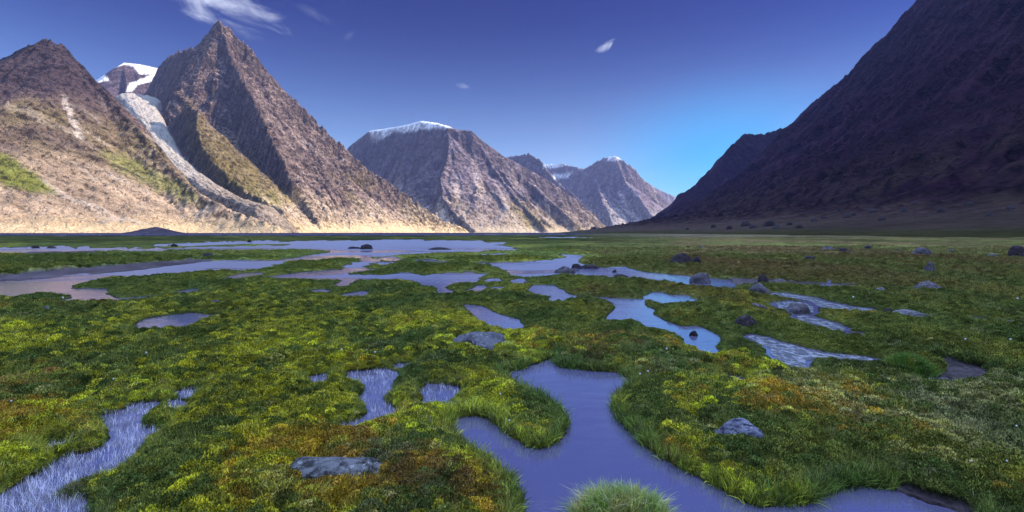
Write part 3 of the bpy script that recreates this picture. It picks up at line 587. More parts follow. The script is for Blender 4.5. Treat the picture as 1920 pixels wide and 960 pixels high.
def multi_iso(x, y, fr, seed, o=3):
    sn = np.clip(np.sqrt(x * x + y * y), 3, 400); L = np.log2(sn / 3.0); l0 = np.floor(L); f = L - l0; a = 2.0 ** l0
    return fbm(x / (fr * a), y / (fr * a), o, seed) * (1 - f) + fbm(x / (fr * 2 * a), y / (fr * 2 * a), o, seed) * f
def vegcol(x, y, h=None):
    r = np.sqrt(x * x + y * y); s = np.clip(r, 3, 300); L = np.log2(s / 3.0); l0 = np.floor(L); f = L - l0; a = 2.0 ** l0
    def multi(fr, seed, o=3):
        return fbm(x / (fr * a), y / (fr * a * 1.6), o, seed) * (1 - f) + fbm(x / (fr * 2 * a), y / (fr * 3.2 * a), o, seed) * f
    A = multi(0.9, 100); B = multi(0.33, 104); Cc = multi(0.12, 108); D = multi(0.05, 112); E = multi(1.6, 116)
    px = CX + F * x / np.maximum(y, 0.5); py = HOR + F * CAMZ / np.maximum(y, 0.5)
    c = np.tile(np.array((0.060, 0.078, 0.019)), (len(x), 1))
    c = colmix(c, sstep(-.25, .35, B + .5 * Cc) * .75, (0.125, 0.118, 0.022))
    near = sstep(515, 670, py)
    # bright yellow green moss, mostly in the near and middle left
    ym = sstep(0.0, 0.22, A * .9 + B * .6 + Cc * .6 - 0.08 + 0.24 * near * (1 - sstep(900, 1500, px)) - 0.05 - .22 * sstep(1000, 1300, px) * (1 - sstep(640, 740, py)))
    c = colmix(c, ym * sstep(-.25, .2, Cc + D) * (0.25 + .7 * near), (0.275, 0.245, 0.018))
    # rust and orange moss
    rz = pmask(px, py, [(1380, 745), (1500, 735), (1640, 780), (1720, 850), (1560, 830), (1440, 800)], 30, 1, 30) * .35 + \
         pmask(px, py, [(420, 850), (520, 800), (640, 800), (760, 860), (940, 905), (960, 990), (380, 990)], 40, 2, 30) * .38 + \
         pmask(px, py, [(-100, 720), (150, 780), (260, 860), (200, 900), (-100, 860)], 40, 2, 30) * .30
    om = .60 * sstep(0.16, 0.40, E * .5 + B * .5 - Cc * .5 + D * .3 + rz)
    c = colmix(c, om * (.2 + .75 * near), (0.25, 0.125, 0.016))
    bm = sstep(0.22, 0.45, -A * .5 + E * .6 + D * .5 + rz * .8)
    c = colmix(c, bm * .75, (0.075, 0.040, 0.022))
    # bleached sedge
    pm = pmask(px, py, [(1560, 700), (1760, 720), (2000, 760), (2000, 930), (1800, 900), (1640, 840), (1500, 780), (1400, 770), (1450, 720)], 50, 3, 40) * .33 + \
         pmask(px, py, [(640, 860), (800, 840), (760, 960), (560, 980), (420, 960), (520, 900)], 40, 4, 30) * .15
    c = colmix(c, sstep(0.10, 0.34, Cc * .7 - B * .4 + D * .3 + pm - .08) * (.10 + .5 * near), (0.20, 0.17, 0.085))
    # darker green patches, and a darker tone in the dips between hummocks
    c = colmix(c, sstep(0.08, 0.35, -B - .5 * A) * .45, (0.034, 0.052, 0.013))
    hol = np.abs(multi_iso(x, y, 0.26, 84)); c = colmix(c, sstep(.18, .42, hol) * .6, (0.024, 0.028, 0.011))
    # middle distance: duller
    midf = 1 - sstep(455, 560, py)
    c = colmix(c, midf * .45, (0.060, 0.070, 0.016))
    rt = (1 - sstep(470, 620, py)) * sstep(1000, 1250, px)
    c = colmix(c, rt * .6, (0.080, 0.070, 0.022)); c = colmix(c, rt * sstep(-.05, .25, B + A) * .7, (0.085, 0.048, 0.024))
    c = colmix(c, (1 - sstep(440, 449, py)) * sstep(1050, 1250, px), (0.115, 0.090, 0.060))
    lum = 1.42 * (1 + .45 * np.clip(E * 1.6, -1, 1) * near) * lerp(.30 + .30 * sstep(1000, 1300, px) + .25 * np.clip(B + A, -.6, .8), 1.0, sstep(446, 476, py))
    return np.clip(c * 1.95 * lum[:, None], 0, .62)

# polar sheet
qs = np.concatenate([np.arange(640, 110, -1.35), np.arange(110, 14, -0.62), np.geomspace(14, 0.09, 90)])
rr = np.concatenate([np.linspace(0.15, CAMZ * F / 640 - .05, 16), CAMZ * F / qs])
uf = np.linspace(-1.32, 1.32, 1150); af = np.arctan(uf)
ac = np.linspace(af[-1], 2 * math.pi + af[0], 90)[1:-1]
ang = np.concatenate([af, ac]); gA, gR = np.meshgrid(ang, rr)
gx = (gR * np.sin(gA)).ravel(); gy = (gR * np.cos(gA)).ravel()
gh, gsd, gm = marsh(gx, gy)
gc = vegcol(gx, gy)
wet = 1 - sstep(0.0, 0.035, gsd)
gc = gc * lerp(.42, .85, sstep(8, 30, np.hypot(gx, gy)))[:, None]  # ground under the near plants darkened, shade of the gaps put into the colour
gc = colmix(gc, wet * .8, (0.022, 0.020, 0.012))
mc = np.array([[0.085, 0.065, 0.075]]) * (1 + 0.4 * fbm(gx / (0.3 + .02 * np.hypot(gx, gy)), gy / (0.3 + .02 * np.hypot(gx, gy)), 3, 130))[:, None]
gc = gc * (1 - gm[:, None]) + mc * gm[:, None]
GR = np.hypot(gx, gy)
gpx = CX + F * gx / np.maximum(gy, 1); gpy = HOR + F * CAMZ / np.maximum(gy, 1)
lake = pmask(gpx, gpy, [(-600, 437), (1060, 437), (1150, 439), (1040, 442), (400, 443.5), (-600, 444)], .6) * (gy > 5)
gc = colmix(gc, lake, (0.045, 0.040, 0.075))
gc = colmix(gc, sstep(1500, 2500, GR), (0.40, 0.32, 0.22))
gc = np.where((gsd < 0)[:, None], np.array([[0.05, 0.035, 0.035]]), gc)

m, t, b = principled('marsh ground of moss, sedge and mud')
at = t.new('ShaderNodeAttribute', attribute_name='tone'); g = t.new('ShaderNodeNewGeometry')
mudat = t.new('ShaderNodeAttribute', attribute_name='mud')
n1 = t.noise(g.outputs['Position'], 26, 6, 0.7); n2 = t.noise(g.outputs['Position'], 3.0, 6, 0.7); n3 = t.noise(g.outputs['Position'], 0.35, 6, 0.7)
k = t.math('MULTIPLY', t.math('MULTIPLY', t.ramp(n1, 0.32, 0.68, 0.45, 1.5), t.ramp(n2, 0.3, 0.7, 0.6, 1.4)), t.ramp(n3, 0.3, 0.7, 0.75, 1.25))
k = t.math('MULTIPLY', k, t.ramp(t.noise(g.outputs['Position'], 0.045, 7, 0.72), .36, .64, .55, 1.4))
cmb = t.new('ShaderNodeCombineColor'); [t.put(cmb.inputs[i], k) for i in range(3)]
t.put(b.inputs['Base Color'], t.mix(1.0, at.outputs['Color'], cmb.outputs[0], 'MULTIPLY'))
t.put(b.inputs['Roughness'], t.math('SUBTRACT', 0.95, t.math('MULTIPLY', mudat.outputs['Fac'], 0.45)))
b.inputs['Specular IOR Level'].default_value = 0.05
bp = t.new('ShaderNodeBump'); bp.inputs['Distance'].default_value = 0.03; t.put(bp.inputs['Height'], t.math('ADD', n1, t.math('MULTIPLY', n2, 2.0))); t.put(b.inputs['Normal'], bp.outputs[0])
MAT_GROUND = m
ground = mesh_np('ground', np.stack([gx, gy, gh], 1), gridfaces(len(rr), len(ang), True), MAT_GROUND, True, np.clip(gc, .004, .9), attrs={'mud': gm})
tag(ground, kind='structure')

# water sheet
m, t, b = principled('still tundra water')
g = t.new('ShaderNodeNewGeometry')
b.inputs['Base Color'].default_value = (0.115, 0.105, 0.205, 1); b.inputs['Roughness'].default_value = 0.04; b.inputs['IOR'].default_value = 3.2
b.inputs['Specular IOR Level'].default_value = 0.62
mp = t.new('ShaderNodeMapping'); mp.inputs['Scale'].default_value = (0.6, 1.0, 1.0); t.put(mp.inputs[0], g.outputs['Position'])
w1 = t.noise(mp.outputs[0], 38, 3, 0.6); w2 = t.noise(mp.outputs[0], 7, 3, 0.6); w3 = t.noise(mp.outputs[0], 0.55, 4, 0.6)
bp = t.new('ShaderNodeBump'); bp.inputs['Strength'].default_value = 1.0; bp.inputs['Distance'].default_value = 0.0012; t.put(bp.inputs['Height'], w1)
bp2 = t.new('ShaderNodeBump'); bp2.inputs['Distance'].default_value = 0.0032; t.put(bp2.inputs['Height'], w2); t.put(bp2.inputs['Normal'], bp.outputs[0])
bp3 = t.new('ShaderNodeBump'); bp3.inputs['Distance'].default_value = 0.015; t.put(bp3.inputs['Height'], w3); t.put(bp3.inputs['Normal'], bp2.outputs[0])
t.put(b.inputs['Normal'], bp3.outputs[0])
sp = t.new('ShaderNodeSeparateXYZ'); t.put(sp.inputs[0], g.outputs['Position']); wn = t.ramp(t.noise(mp.outputs[0], 0.11, 3, .6), .40, .52)
t.put(b.inputs['Roughness'], t.math('MAXIMUM', t.ramp(sp.outputs[1], 30.0, 60.0, 0.035, 0.38), t.math('MULTIPLY', wn, t.ramp(sp.outputs[1], 9.0, 20.0, 0.035, 0.36))))   # unresolved wavelets of the open water
MAT_WATER = m
wr = np.concatenate([[0.2], np.geomspace(1, 1400, 60)]); wa = np.linspace(0, 2 * math.pi, 97)[:-1]; A_, R_ = np.meshgrid(wa, wr)
water = mesh_np('water', np.stack([(R_ * np.sin(A_)).ravel(), (R_ * np.cos(A_)).ravel(), np.zeros(R_.size)], 1), gridfaces(len(wr), 96, True), MAT_WATER, True)
tag(water, kind='structure')

# running water of the braided stream on the right: broken, silvery ripples, lying 4 mm above the still sheet
m, t, b = principled('rippled stream water')
g = t.new('ShaderNodeNewGeometry'); b.inputs['Base Color'].default_value = (0.20, 0.19, 0.24, 1); b.inputs['Roughness'].default_value = 0.12; b.inputs['IOR'].default_value = 2.3
mp = t.new('ShaderNodeMapping'); mp.inputs['Scale'].default_value = (1.0, .55, 1.0); mp.inputs['Rotation'].default_value = (0, 0, .5); t.put(mp.inputs[0], g.outputs['Position'])
w1 = t.noise(mp.outputs[0], 11, 4, 0.65); bp = t.new('ShaderNodeBump'); bp.inputs['Distance'].default_value = 0.05; t.put(bp.inputs['Height'], w1); t.put(b.inputs['Normal'], bp.outputs[0])
t.put(b.inputs['Base Color'], t.mix(t.ramp(w1, .48, .58), (0.10, 0.10, 0.14), (0.36, 0.35, 0.42)))
from mathutils.geometry import tessellate_polygon
for P in RAPIDS:
    cc = P.mean(0); Q = [Vector((a, b_, 0)) for a, b_ in P]; tri = tessellate_polygon([Q])
    o = mesh_np('stream', np.array([(a, b_, 0.004) for a, b_ in P]), np.array(tri), m, False); tag(o, kind='structure')

# ------------------------------------------------------------------ grass and moss (uncountable ground cover)
def veg_mat(name, var, gloss=0.25, instancer=True):
    m, t, b = principled(name)
    at = t.new('ShaderNodeAttribute', attribute_name='gcol'); at.attribute_type = 'INSTANCER' if instancer else 'GEOMETRY'
    sh = t.new('ShaderNodeAttribute', attribute_name='shade')
    oi = t.new('ShaderNodeNewGeometry')
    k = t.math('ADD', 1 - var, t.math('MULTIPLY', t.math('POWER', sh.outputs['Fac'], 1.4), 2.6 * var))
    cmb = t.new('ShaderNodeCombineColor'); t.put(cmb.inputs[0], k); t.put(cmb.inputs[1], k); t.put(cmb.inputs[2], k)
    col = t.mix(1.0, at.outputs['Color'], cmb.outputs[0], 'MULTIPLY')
    t.put(b.inputs['Base Color'], col); b.inputs['Roughness'].default_value = 0.6; b.inputs['Specular IOR Level'].default_value = gloss
    tr = t.new('ShaderNodeBsdfTranslucent'); t.put(tr.inputs[0], col); mx = t.new('ShaderNodeMixShader'); mx.inputs[0].default_value = 0.3
    t.l.new(b.outputs[0], mx.inputs[1]); t.l.new(tr.outputs[0], mx.inputs[2]); t.l.new(mx.outputs[0], t.n['Material Output'].inputs[0])
    return m
def blades_np(n, spread, hmin, hmax, width, lean, seed):
    """n curved blades, three quads narrowing to a tip; returns verts, faces(quads), shade"""
    r = np.random.default_rng(seed); V = []; Fc = []; S = []
    for i in range(n):
        a = r.uniform(0, 2 * math.pi); rad = spread * math.sqrt(r.uniform()); bx_, by_ = rad * math.cos(a), rad * math.sin(a)
        h = r.uniform(hmin, hmax); la = a + r.normal(0, .9); l = lean * h * r.uniform(.2, 1.2); w = width * r.uniform(.7, 1.3)
        fa = r.uniform(0, math.pi); wx, wy = math.cos(fa) * w / 2, math.sin(fa) * w / 2; s = r.uniform(); base = len(V)
        for k, tt in enumerate((0, .45, .8, 1.0)):
            cx, cy = bx_ + math.cos(la) * l * tt * tt, by_ + math.sin(la) * l * tt * tt; z = h * (tt - .18 * lean * tt * tt) - 0.01 * (k == 0)
            q = (1, .8, .45, .06)[k]
            V += [(cx - wx * q, cy - wy * q, z), (cx + wx * q, cy + wy * q, z)]; S += [s * .8 + tt * .2] * 2
        for k in range(3): Fc.append((base + 2 * k, base + 2 * k + 1, base + 2 * k + 3, base + 2 * k + 2))
    return np.array(V), np.array(Fc), np.array(S)
def moss_np(n, rad, hgt, leaf, seed):
    """cushion of small leaves pointing outwards from a low dome"""
    r = np.random.default_rng(seed); V = []; Fc = []; S = []
    for i in range(n):
        a = r.uniform(0, 2 * math.pi); q = math.sqrt(r.uniform()); x, y = q * rad * math.cos(a), q * rad * math.sin(a); z = hgt * (1 - q * q) * r.uniform(.75, 1.1)
        nrm = np.array([x / rad * .9, y / rad * .9, .8]); nrm /= np.linalg.norm(nrm); d = nrm + r.normal(0, .45, 3); d /= np.linalg.norm(d)
        sx = np.cross(d, r.normal(0, 1, 3)); sx /= np.linalg.norm(sx); l = leaf * r.uniform(.6, 1.4); w = l * .36; p = np.array([x, y, z]); base = len(V)
        V += [tuple(p - sx * w * .5), tuple(p + sx * w * .5), tuple(p + d * l * .6 + sx * w), tuple(p + d * l), ]; V.append(tuple(p + d * l * .6 - sx * w))
        s = r.uniform(); S += [s] * 5
        Fc += [(base, base + 1, base + 2, base + 4), (base + 4, base + 2, base + 3, base + 3)]
    V = np.array(V); Fc = np.array(Fc)
    return V, Fc, np.array(S)
def proto_obj(name, VFS, mat):
    V, Fq, S = VFS
    tri = np.concatenate([Fq[:, [0, 1, 2]], Fq[:, [0, 2, 3]]]); tri = tri[(tri[:, 0] != tri[:, 1]) & (tri[:, 1] != tri[:, 2]) & (tri[:, 0] != tri[:, 2])]
    return mesh_np(name, V, tri, mat, False, link=False, attrs={'shade': S})
def scatter(name, pts, rot, scl, idx, cols, protos, mat):
    me = bpy.data.meshes.new(name); n = len(pts); me.vertices.add(n); me.vertices.foreach_set('co', pts.astype(np.float32).ravel())
    a = me.attributes.new('rot', 'FLOAT_VECTOR', 'POINT'); a.data.foreach_set('vector', rot.astype(np.float32).ravel())
    a = me.attributes.new('scl', 'FLOAT_VECTOR', 'POINT'); a.data.foreach_set('vector', scl.astype(np.float32).ravel())
    a = me.attributes.new('idx', 'INT', 'POINT'); a.data.foreach_set('value', idx.astype(np.int32))
    a = me.attributes.new('gcol', 'FLOAT_COLOR', 'POINT'); a.data.foreach_set('color', np.concatenate([cols, np.ones((n, 1))], 1).astype(np.float32).ravel())
    me.update(); o = bpy.data.objects.new(name, me); C.objects.link(o)
    col = bpy.data.collections.new(name + ' source')
    for p in protos: col.objects.link(p)
    ng = bpy.data.node_groups.new(name + ' scatter', 'GeometryNodeTree')
    ng.interface.new_socket('Geometry', in_out='INPUT', socket_type='NodeSocketGeometry'); ng.interface.new_socket('Geometry', in_out='OUTPUT', socket_type='NodeSocketGeometry')
    N = ng.nodes; L = ng.links; gi = N.new('NodeGroupInput'); go = N.new('NodeGroupOutput'); ip = N.new('GeometryNodeInstanceOnPoints')
    ci = N.new('GeometryNodeCollectionInfo'); ci.inputs['Collection'].default_value = col; ci.inputs['Separate Children'].default_value = True; ci.inputs['Reset Children'].default_value = True
    ip.inputs['Pick Instance'].default_value = True
    def na(nm, ty):
        q = N.new('GeometryNodeInputNamedAttribute'); q.data_type = ty; q.inputs['Name'].default_value = nm; return q.outputs[0]
    L.new(gi.outputs[0], ip.inputs['Points']); L.new(ci.outputs[0], ip.inputs['Instance']); L.new(na('idx', 'INT'), ip.inputs['Instance Index'])
    L.new(na('rot', 'FLOAT_VECTOR'), ip.inputs['Rotation']); L.new(na('scl', 'FLOAT_VECTOR'), ip.inputs['Scale']); L.new(ip.outputs[0], go.inputs[0])
    md = o.modifiers.new('scatter', 'NODES'); md.node_group = ng
    return o
MAT_GRASS = veg_mat('grass blades', .8, .12); MAT_MOSS = veg_mat('moss leaves', .7, .05)

def sample(n, d0, d1, pw, seed):
    r = np.random.default_rng(seed); q = r.uniform(0, 1, n)
    d = d0 * (d1 / d0) ** (q ** pw); u = r.uniform(-1.14, 1.14, n); return u * d, d
def keep_mask(x, y, sdn, mud, lo, edge):
    return (sdn > lo) & (mud < .3)
# rocks are known before the scatter so that plants leave them free: (label, px, base py, width px, height px, material, flatness, seed)
ROCKS = [
 ('broad smooth grey boulder lying alone in the moss left of centre', 901, 656, 134, 36, ROCK_GREY, 1),
 ('long speckled lichen covered slab in the front moss at bottom centre left', 632, 918, 222, 34, ROCK_SPECK, 2),
 ('blue grey streaked rock in the rusty moss right of the big pond', 1388, 838, 98, 46, ROCK_STREAK, 4),
 ('small low grey stone touching the left side of the blue grey streaked rock', 1346, 830, 34, 16, ROCK_GREY, 41),
 ('rounded mauve boulder standing in the right end of the wide middle pool', 1316, 530, 44, 21, ROCK_MID, 5),
 ('dark jagged boulder on the meadow beyond the wide middle pool', 1280, 498, 52, 19, ROCK_DARK, 6),
 ('smaller dark boulder touching the right end of the dark jagged boulder', 1304, 499, 20, 12, ROCK_DARK, 61),
 ('rounded brown grey boulder in the middle of the wide pool', 1059, 511, 38, 14, ROCK_MID, 7),
 ('low dark stone behind the rounded boulder in the wide pool', 1080, 502, 22, 8, ROCK_DARK, 71),
 ('flat dark ledge reaching right from the boulder in the wide pool', 1104, 502, 46, 7, ROCK_DARK, 8),
 ('low dark stone at the near edge of the wide pool', 1162, 523, 34, 9, ROCK_DARK, 9),
 ('tiny dark stone poking out of the wide pool', 1152, 509, 9, 4, ROCK_DARK, 10),
 ('upright mauve boulder at the left head of the muddy stream', 1425, 549, 40, 20, ROCK_MID, 11),
 ('small dark knob just behind the upright mauve boulder', 1430, 529, 20, 14, ROCK_DARK, 12),
 ('wide low pinkish rock right of the dark knob at the stream head', 1461, 536, 44, 14, ROCK_MID, 13),
 ('low mound shaped rock in the grass left of the braided stream', 1418, 586, 58, 15, ROCK_MID, 14),
 ('dark lumpy rock below the low mound shaped rock', 1396, 616, 48, 23, ROCK_DARK, 15),
 ('brown and grey boulder in the fork of the braided stream', 1494, 587, 48, 22, ROCK_MID, 16),
 ('small dark stone inside the narrow right hand pool', 1302, 623, 20, 8, ROCK_DARK, 17),
 ('pale little stone on the mud flat behind the braided stream', 1554, 530, 12, 7, ROCK_PALE, 18),
 ('pale flat stone just in front of the little stone on the mud flat', 1563, 541, 16, 8, ROCK_PALE, 19),
 ('light grey stone in the grass right of the mud flat', 1650, 556, 20, 12, ROCK_PALE, 20),
 ('very small grey stone beside the light grey stone', 1668, 554, 10, 6, ROCK_GREY, 21),
 ('large dark and pale boulder out in the right meadow', 1740, 552, 62, 22, ROCK_MID, 22),
 ('pale tilted slab with long streaks in the right grass', 1706, 602, 84, 26, ROCK_PALE, 23),
 ('dark stone tucked against the left end of the pale tilted slab', 1668, 592, 24, 12, ROCK_DARK, 24),
 ('tall dark mauve boulder in the far right meadow', 1744, 513, 22, 22, ROCK_MID, 25),
 ('broad mauve boulder in the distant right meadow', 1726, 485, 40, 17, ROCK_MID, 26),
 ('dark low boulder in the distant meadow above the mud flat', 1579, 481, 30, 9, ROCK_DARK, 27),
 ('greyish low boulder left of the dark low distant boulder', 1551, 478, 28, 9, ROCK_MID, 28),
 ('small brown boulder high in the distant meadow', 1628, 470, 20, 7, ROCK_DARK, 29),
 ('flat brown boulder left of the broad mauve distant boulder', 1683, 476, 22, 8, ROCK_DARK, 30),
 ('grey brown boulder right of the broad mauve distant boulder', 1785, 477, 24, 10, ROCK_MID, 31),
 ('dark boulder cut by the right picture edge in the far meadow', 1908, 488, 40, 20, ROCK_DARK, 32),
 ('small dark boulder in the meadow below the dark low boulder', 1519, 493, 22, 9, ROCK_DARK, 33),
 ('pale flat stone near the right edge of the far meadow', 1860, 488, 22, 7, ROCK_GREY, 34),
 ('faint grey stone in the meadow above the dark jagged boulder', 1316, 468, 16, 5, ROCK_MID, 35),
 ('dark rock on the gravel tongue of the left stream', 389, 484, 30, 9, ROCK_DARK, 36),
 ('small blue grey stone in the left grass near the picture edge', 86, 588, 18, 10, ROCK_GREY, 37),
 ('small blue grey stone above the round left pool', 403, 574, 26, 8, ROCK_GREY, 38),
 ('dark rock island in the distant shallow lake', 688, 467, 24, 9, ROCK_DARK, 39),
 ('low dark rock left of the rock island in the distant shallow lake', 664, 466, 22, 4, ROCK_DARK, 40),
 ('flat dark rock bar in the right part of the distant lake', 826, 468, 44, 5, ROCK_DARK, 42),
 ('dark stone in the thin far left channel', 66, 465, 16, 5, ROCK_DARK, 43),
 ('dark stone right of the other one in the thin far left channel', 97, 465, 18, 5, ROCK_DARK, 44),
 ('small black stone at the left end of the far shallows', 327, 463, 12, 5, ROCK_DARK, 45),
 ('black stone between two white shallows on the far left', 468, 454, 10, 5, ROCK_DARK, 46),
 ('larger of two black boulders on the skyline at the valley head', 1112, 434, 15, 9, ROCK_DARK, 47),
 ('smaller of two black boulders on the skyline at the valley head', 1127, 434, 9, 5, ROCK_DARK, 48),
]
def ico(sub):
    import bmesh
    bm = bmesh.new(); bmesh.ops.create_icosphere(bm, subdivisions=sub, radius=1.0)
    bm.verts.ensure_lookup_table(); V = np.array([v.co[:] for v in bm.verts]); Fc = np.array([[v.index for v in f.verts] for f in bm.faces]); bm.free(); return V, Fc
ICO = {3: ico(3), 5: ico(5)}
def n3(V, s, seed, o=4):
    return (fbm(V[:, 0] * s + V[:, 2] * s * .6, V[:, 1] * s, o, seed) + fbm(V[:, 1] * s - V[:, 0] * s * .5, V[:, 2] * s, o, seed + 7) + fbm(V[:, 2] * s + 3, V[:, 0] * s, o, seed + 13)) * .6
def rock_mesh(w, dep, h, seed, near, slab=False):
    V, Fc = ICO[5 if near else 3]; V = V.copy(); r = np.random.default_rng(seed * 13 + 1)
    for _ in range(9):                                     # planar breaks
        nrm = r.normal(0, 1, 3); nrm[2] = abs(nrm[2]) * .9; nrm /= np.linalg.norm(nrm); off = r.uniform(.62, .92)
        dd = V @ nrm - off; V = V - np.where(dd > 0, dd, 0)[:, None] * nrm * .88
    V = V * (1 + 0.16 * n3(V, 1.3, seed) + 0.06 * n3(V, 4, seed + 3))[:, None]
    if near: V = V * (1 + 0.025 * n3(V, 11, seed + 5))[:, None]
    V[:, 0] *= w / 2 / max(.01, np.abs(V[:, 0]).max()); V[:, 1] *= dep / 2 / np.abs(V[:, 1]).max(); V[:, 2] *= h / V[:, 2].max()
    V[:, 2] = np.where(V[:, 2] < 0, V[:, 2] * .35, V[:, 2])
    return V, Fc
FOOT = []
rl = []
for lab, px, pb, w, h, mat, seed in ROCKS:
    zb = 0.06 if pb > 620 else 0.03
    if pb < 436:                                     # on the skyline, standing on the toe of the right-hand slope
        d = 1500.0; zb = CAMZ + (HOR - pb) / F * d - 1; dep = w / F * d * .8; hh = h / F * d + 1
    else:
        d0 = (CAMZ - zb) * F / (pb - HOR); wm = w / F * d0; dep = min(0.62 * wm, 3.0 if pb < 470 else 9)
        if pb < 480: dep = wm * .7
        d = d0 + dep / 2; hpx = h - (CAMZ - zb) * F * (1 / d0 - 1 / (d0 + dep * .7)); hh = max(hpx, h * .45) / F * d * (.9 if pb < 620 and mat is not ROCK_DARK else 1.05)
    x = (px - CX) / F * d
    rl.append((lab, x, d, w / F * d, dep, hh, mat, seed, pb)); FOOT.append((x, d, w / F * d / 2, dep / 2))
rx = np.array([q[1] for q in rl]); ry = np.array([q[2] for q in rl]); rh = marsh(rx, ry)[0]
for (lab, x, d, wm, dep, hh, mat, seed, pb), z in zip(rl, rh):
    V, Fc = rock_mesh(wm * 1.06, dep, hh * 1.08 + .02, seed, pb > 600)
    o = mesh_np('boulder' if wm > .5 else 'stone', V, Fc, mat, pb < 600 or mat in (ROCK_GREY,))
    zz = max(z, 0.0) if pb >= 436 else CAMZ + (HOR - pb) / F * d - 1
    o.location = (x, d, zz - 0.02 * min(1, wm))
    tag(o, lab, 'boulder' if wm > .5 else 'stone', 'rocks strewn over the marsh')

# boulders of the scree apron under the right mountain: (px, base py, width, height, distance)
rs = np.random.default_rng(77)
APR = [(1338, 427, 12, 7), (1368, 430, 14, 8), (1400, 424, 20, 11), (1413, 428, 16, 8), (1445, 424, 26, 13), (1460, 428, 20, 8), (1482, 422, 14, 7), (1500, 428, 18, 8), (1530, 415, 16, 8), (1548, 410, 14, 7),
       (1592, 408, 18, 9), (1602, 404, 12, 6), (1640, 398, 18, 8), (1656, 413, 14, 8), (1700, 396, 20, 9), (1768, 398, 22, 9), (1822, 385, 16, 8), (1290, 431, 9, 5), (1860, 404, 16, 8), (1900, 392, 18, 9), (1720, 382, 14, 7), (1575, 396, 12, 6)]
def hit_right(px, py):
    # march the view ray until it meets the apron surface, found on the built mesh
    o = bpy.data.objects['right_mountain']; dirv = Vector(((px - CX) / F, 1, (HOR - py) / F)).normalized()
    ok, loc, nr, fi = o.ray_cast(Vector((0, 0, CAMZ)), dirv); return loc if ok else None
bpy.context.view_layer.update()
bsrc = [rock_mesh(2, 1.6, 1.3, 300 + i, False) for i in range(4)]; bme = []
ORD = 'first second third fourth fifth sixth seventh eighth ninth tenth eleventh twelfth thirteenth fourteenth fifteenth sixteenth seventeenth eighteenth nineteenth twentieth twenty-first twenty-second twenty-third'.split()
for ai, (px, pb, w, h) in enumerate(sorted(APR)):
    L = hit_right(px, pb)
    if L is None: continue
    V, Fc = bsrc[rs.integers(4)]; k = w / F * L.y / 2
    o = mesh_np('boulder', V * np.array([k, k, h / F * L.y / 1.3]), Fc, ROCK_DARK, True)
    o.location = (L.x, L.y + k * .5, L.z - .1 * k); o.rotation_euler = (0, 0, rs.uniform(-.6, .6))
    tag(o, 'dark boulder on the apron of the shaded right mountain, %s from the left' % ORD[ai], 'boulder', 'boulders on the right scree apron')

# tussocks that stand alone
def blade_field(n, cx, cy, rx_, ry_, dome, hmin, hmax, width, seed, base=0.0, outward=.6):
    r = np.random.default_rng(seed); V = []; Fc = []; S = []
    for i in range(n):
        a = r.uniform(0, 2 * math.pi); q = math.sqrt(r.uniform()) * 1.0; x = q * rx_ * math.cos(a); y = q * ry_ * math.sin(a); z0 = base + dome * (1 - q ** 2.2)
        h = r.uniform(hmin, hmax); w = width * r.uniform(.6, 1.3); ld = np.array([math.cos(a), math.sin(a)]) * outward * q + r.normal(0, .55, 2); fa = r.uniform(0, math.pi); wx, wy = math.cos(fa) * w / 2, math.sin(fa) * w / 2
        b0 = len(V); s = r.uniform()
        for k, tt in enumerate((0, .4, .75, 1.0)):
            px_, py_ = x + ld[0] * h * tt * tt, y + ld[1] * h * tt * tt; z = z0 + h * (tt - .3 * np.hypot(*ld) * tt * tt) - .012 * (k == 0); qq = (1, .85, .5, .05)[k]
            V += [(px_ - wx * qq, py_ - wy * qq, z), (px_ + wx * qq, py_ + wy * qq, z)]; S += [s * .8 + .2 * tt] * 2
        for k in range(3): Fc.append((b0 + 2 * k, b0 + 2 * k + 1, b0 + 2 * k + 3, b0 + 2 * k + 2))
    return np.array(V), np.array(Fc), np.array(S)
def tussock(label, px, pb, wpx, dep_ratio, dome, hmin, hmax, n, seed, cg, cy_, cb, width=.003, pale=.38):
    d0 = CAMZ * F / (pb - HOR); w = wpx / F * d0; dep = w * dep_ratio; d = d0 + dep / 2; x = (px - CX) / F * d
    V, Fc = ICO[5]; V = V.copy(); V = V[:, :] * (1 + .10 * n3(V, 2.2, seed))[:, None]; V[:, 0] *= w / 2 * .93; V[:, 1] *= dep / 2 * .93; V[:, 2] = np.sign(V[:, 2]) * np.abs(V[:, 2]) ** .8 * dome * 1.0
    V[:, 2] += .012 * n3(V / max(w, .1) * 10, 1.5, seed + 4); k = fbm(V[:, 0] * 9, V[:, 1] * 9, 3, seed)
    c = colmix(np.tile(np.array(cb), (len(V), 1)), sstep(-.2, .3, k), cg)
    root = mesh_np('grass_tussock', V, Fc, MAT_GROUND, True, c, attrs={'mud': np.zeros(len(V))}); root.location = (x, d, -0.02)
    tag(root, label, 'grass tussock', 'separate tussocks')
    B, BF, BS = blade_field(n, 0, 0, w / 2, dep / 2, dome, hmin, hmax, width, seed)
    k = fbm(B[:, 0] * 7, B[:, 1] * 7, 3, seed + 2); cc = colmix(np.tile(np.array(cg), (len(B), 1)), sstep(0, .3, k), cy_)
    r = np.random.default_rng(seed); rb = np.repeat(r.uniform(0, 1, n), 8); cc = colmix(cc, (rb > 1 - pale) * .85, (0.46, 0.43, 0.24)); cc = cc
    me_o = mesh_np('blades', B, BF, MAT_TUSS, False, link=True, attrs={'shade': BS})
    a = me_o.data.color_attributes.new('gcol', 'FLOAT_COLOR', 'POINT'); a.data.foreach_set('color', np.concatenate([cc, np.ones((len(B), 1))], 1).astype(np.float32).ravel())
    me_o.parent = root; FOOT.append((x, d, w / 2, dep / 2))
MAT_TUSS = veg_mat('tussock blades', .6, .12, False)
